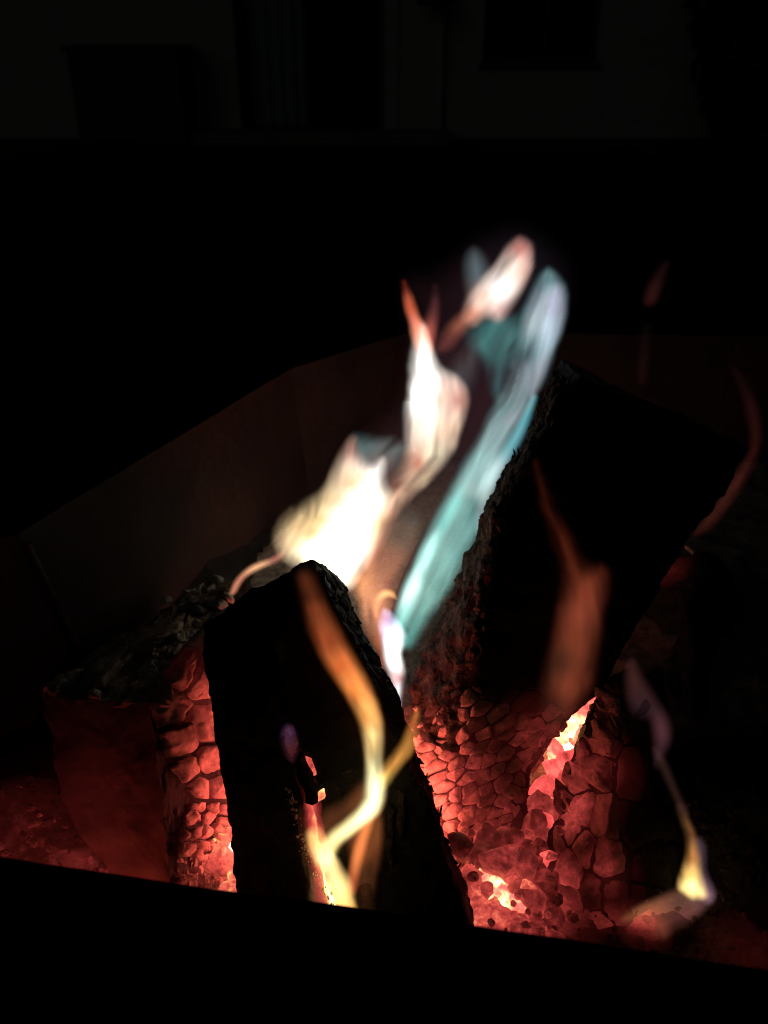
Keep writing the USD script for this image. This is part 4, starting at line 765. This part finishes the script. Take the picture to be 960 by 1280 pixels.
dr = put('sliding_door', *join([box((dx0, YH + .06, dz0), (dx0 + .06, YH + .16, dz1)), box((dx1 - .05, YH + .06, dz0), (dx1, YH + .16, dz1)), box((dx0 + .06, YH + .06, dz0), (dx1 - .05, YH + .16, dz0 + .05)), box((dx0 + .06, YH + .06, dz1 - .06), (dx1 - .05, YH + .16, dz1))]), 'dark_paint', house, smooth=False)
dm = HX(386)
put('door_stile', *box((dm - .02, YH + .07, dz0 + .05), (dm + .02, YH + .12, dz1 - .06)), 'dark_paint', dr, smooth=False)
put('pane', *box((dx0 + .06, YH + .09, dz0 + .05), (dm - .02, YH + .096, dz1 - .06)), 'window_glass', dr, smooth=False)
cx = np.linspace(dx0 + .07, dm + .0, 60); cz = np.array([dz0 + .07, 1.0, dz1 - .07]); X, Z = np.meshgrid(cx, cz, indexing='ij'); Yc = YH + .2 + .018 * np.sin(X * 60)
i = np.arange(X.size).reshape(X.shape)
put('curtain', np.stack([X, Yc, Z], -1).reshape(-1, 3), np.stack([i[:-1, :-1], i[1:, :-1], i[1:, 1:], i[:-1, 1:]], -1).reshape(-1, 4), 'curtain_cloth', dr)
put('door_trim', *box((dx1 + .003, YH - .03, dz0), (dx1 + .11, YH - .003, dz1)), 'trim_paint', house, smooth=False)
dp = trimesh.creation.cylinder(.035, 2.6, sections=16); put('downpipe', np.array(dp.vertices) + [HX(547), YH - .06, 1.32], np.array(dp.faces), 'trim_paint', house)
stp = thing('doorstep', 'low concrete step in front of the sliding door of the house', 'step', (HX(370), YH - .3, 0))
vv = trimesh.creation.box(bounds=[(HX(185), YH - .36, -.05), (HX(556), YH - .003, .05)]); put('slab', np.array(vv.vertices), np.array(vv.faces), 'concrete', stp, smooth=False)
vv = trimesh.creation.box(bounds=[(HX(185) - .02, YH - .39, .0505), (HX(556) + .02, YH - .003, .075)]); put('tread', np.array(vv.vertices), np.array(vv.faces), 'concrete', stp, smooth=False)
cab = thing('garden_cabinet', 'dark garden cabinet standing against the house wall left of the door', 'cabinet', (HX(185), YH - .5, 0))
c0, c1, ch = HX(122), HX(248), HZ(52) - .05
put('carcass', *box((c0, YH - .45, .04), (c1, YH - .06, ch)), 'cabinet_paint', cab, smooth=False)
put('lid', *box((c0 - .03, YH - .49, ch + .002), (c1 + .03, YH - .05, ch + .035)), 'cabinet_paint', cab, smooth=False)
for a, b in ((c0 + .015, (c0 + c1) / 2 - .004), ((c0 + c1) / 2 + .004, c1 - .015)):
    d = put('cabinet_door', *box((a, YH - .47, .07), (b, YH - .452, ch - .02)), 'cabinet_paint', cab, smooth=False)
    put('handle', *box(((a + b) / 2 - .05, YH - .486, ch - .16), ((a + b) / 2 + .05, YH - .471, ch - .14)), 'cabinet_paint', d, smooth=False)
for a in (c0 + .03, c1 - .07):
    for yy in (YH - .43, YH - .12): put('foot', *box((a, yy, 0), (a + .04, yy + .04, .039)), 'cabinet_paint', cab, smooth=False)
lamp = thing('wall_lamp', 'unlit dark lamp on the house wall beside the sliding door', 'lamp', (HX(540), YH - .1, HZ(0)))
lp = trimesh.creation.cone(.17, .16, sections=24); put('lamp_shade', np.array(lp.vertices) + [HX(540), YH - .22, HZ(6)], np.array(lp.faces), 'dark_paint', lamp)
lb = trimesh.creation.icosphere(2, .05); put('bulb', np.array(lb.vertices) + [HX(540), YH - .22, HZ(6) + .02], np.array(lb.faces), 'curtain_cloth', lamp)
put('bracket', *box((HX(540) - .015, YH - .22, HZ(6) + .155), (HX(540) + .015, YH - .003, HZ(6) + .185)), 'dark_paint', lamp, smooth=False)
# leafy shrub in front of the right end of the house
S = np.random.default_rng(77)
bx, by = HX(935) * .86, 6.9
sh = thing('shrub', 'tall leafy shrub, black in the night, before the right end of the house', 'shrub', (bx, by, 0))
st = []
for k in range(7):
    a = S.uniform(0, 6.28); top = np.array([bx + .5 * math.cos(a) * S.uniform(.3, 1), by + .4 * math.sin(a), S.uniform(1.2, 2.0)]); p0 = np.array([bx + .08 * math.cos(a), by + .08 * math.sin(a), 0])
    c = trimesh.creation.cylinder(.018, segment=[p0, top], sections=7); st.append((np.array(c.vertices), np.array(c.faces)))
put('stem', *join(st), 'stem_bark', sh)
n = 5200; q = S.normal(size=(n, 3)); q /= np.linalg.norm(q, axis=1, keepdims=True); rr = S.uniform(.35, 1, n) ** .5
c = np.array([bx, by, 1.12]) + q * rr[:, None] * [.56, .5, 1.15] * (1 + .5 * (fbm(q * 2.2 + 4, 3, 4) - .5))[:, None]
c = c[c[:, 2] > .12]; n = len(c)
a = S.normal(size=(n, 3)); a /= np.linalg.norm(a, axis=1, keepdims=True); b = np.cross(a, S.normal(size=(n, 3))); b /= np.linalg.norm(b, axis=1, keepdims=True)
L_ = S.uniform(.04, .08, n)[:, None]
lv = np.stack([c - a * L_, c + b * L_ * .42, c + a * L_, c - b * L_ * .42], 1).reshape(-1, 3)
put('crown', lv, np.arange(4 * n).reshape(n, 4), 'night_leaf', sh, smooth=False)
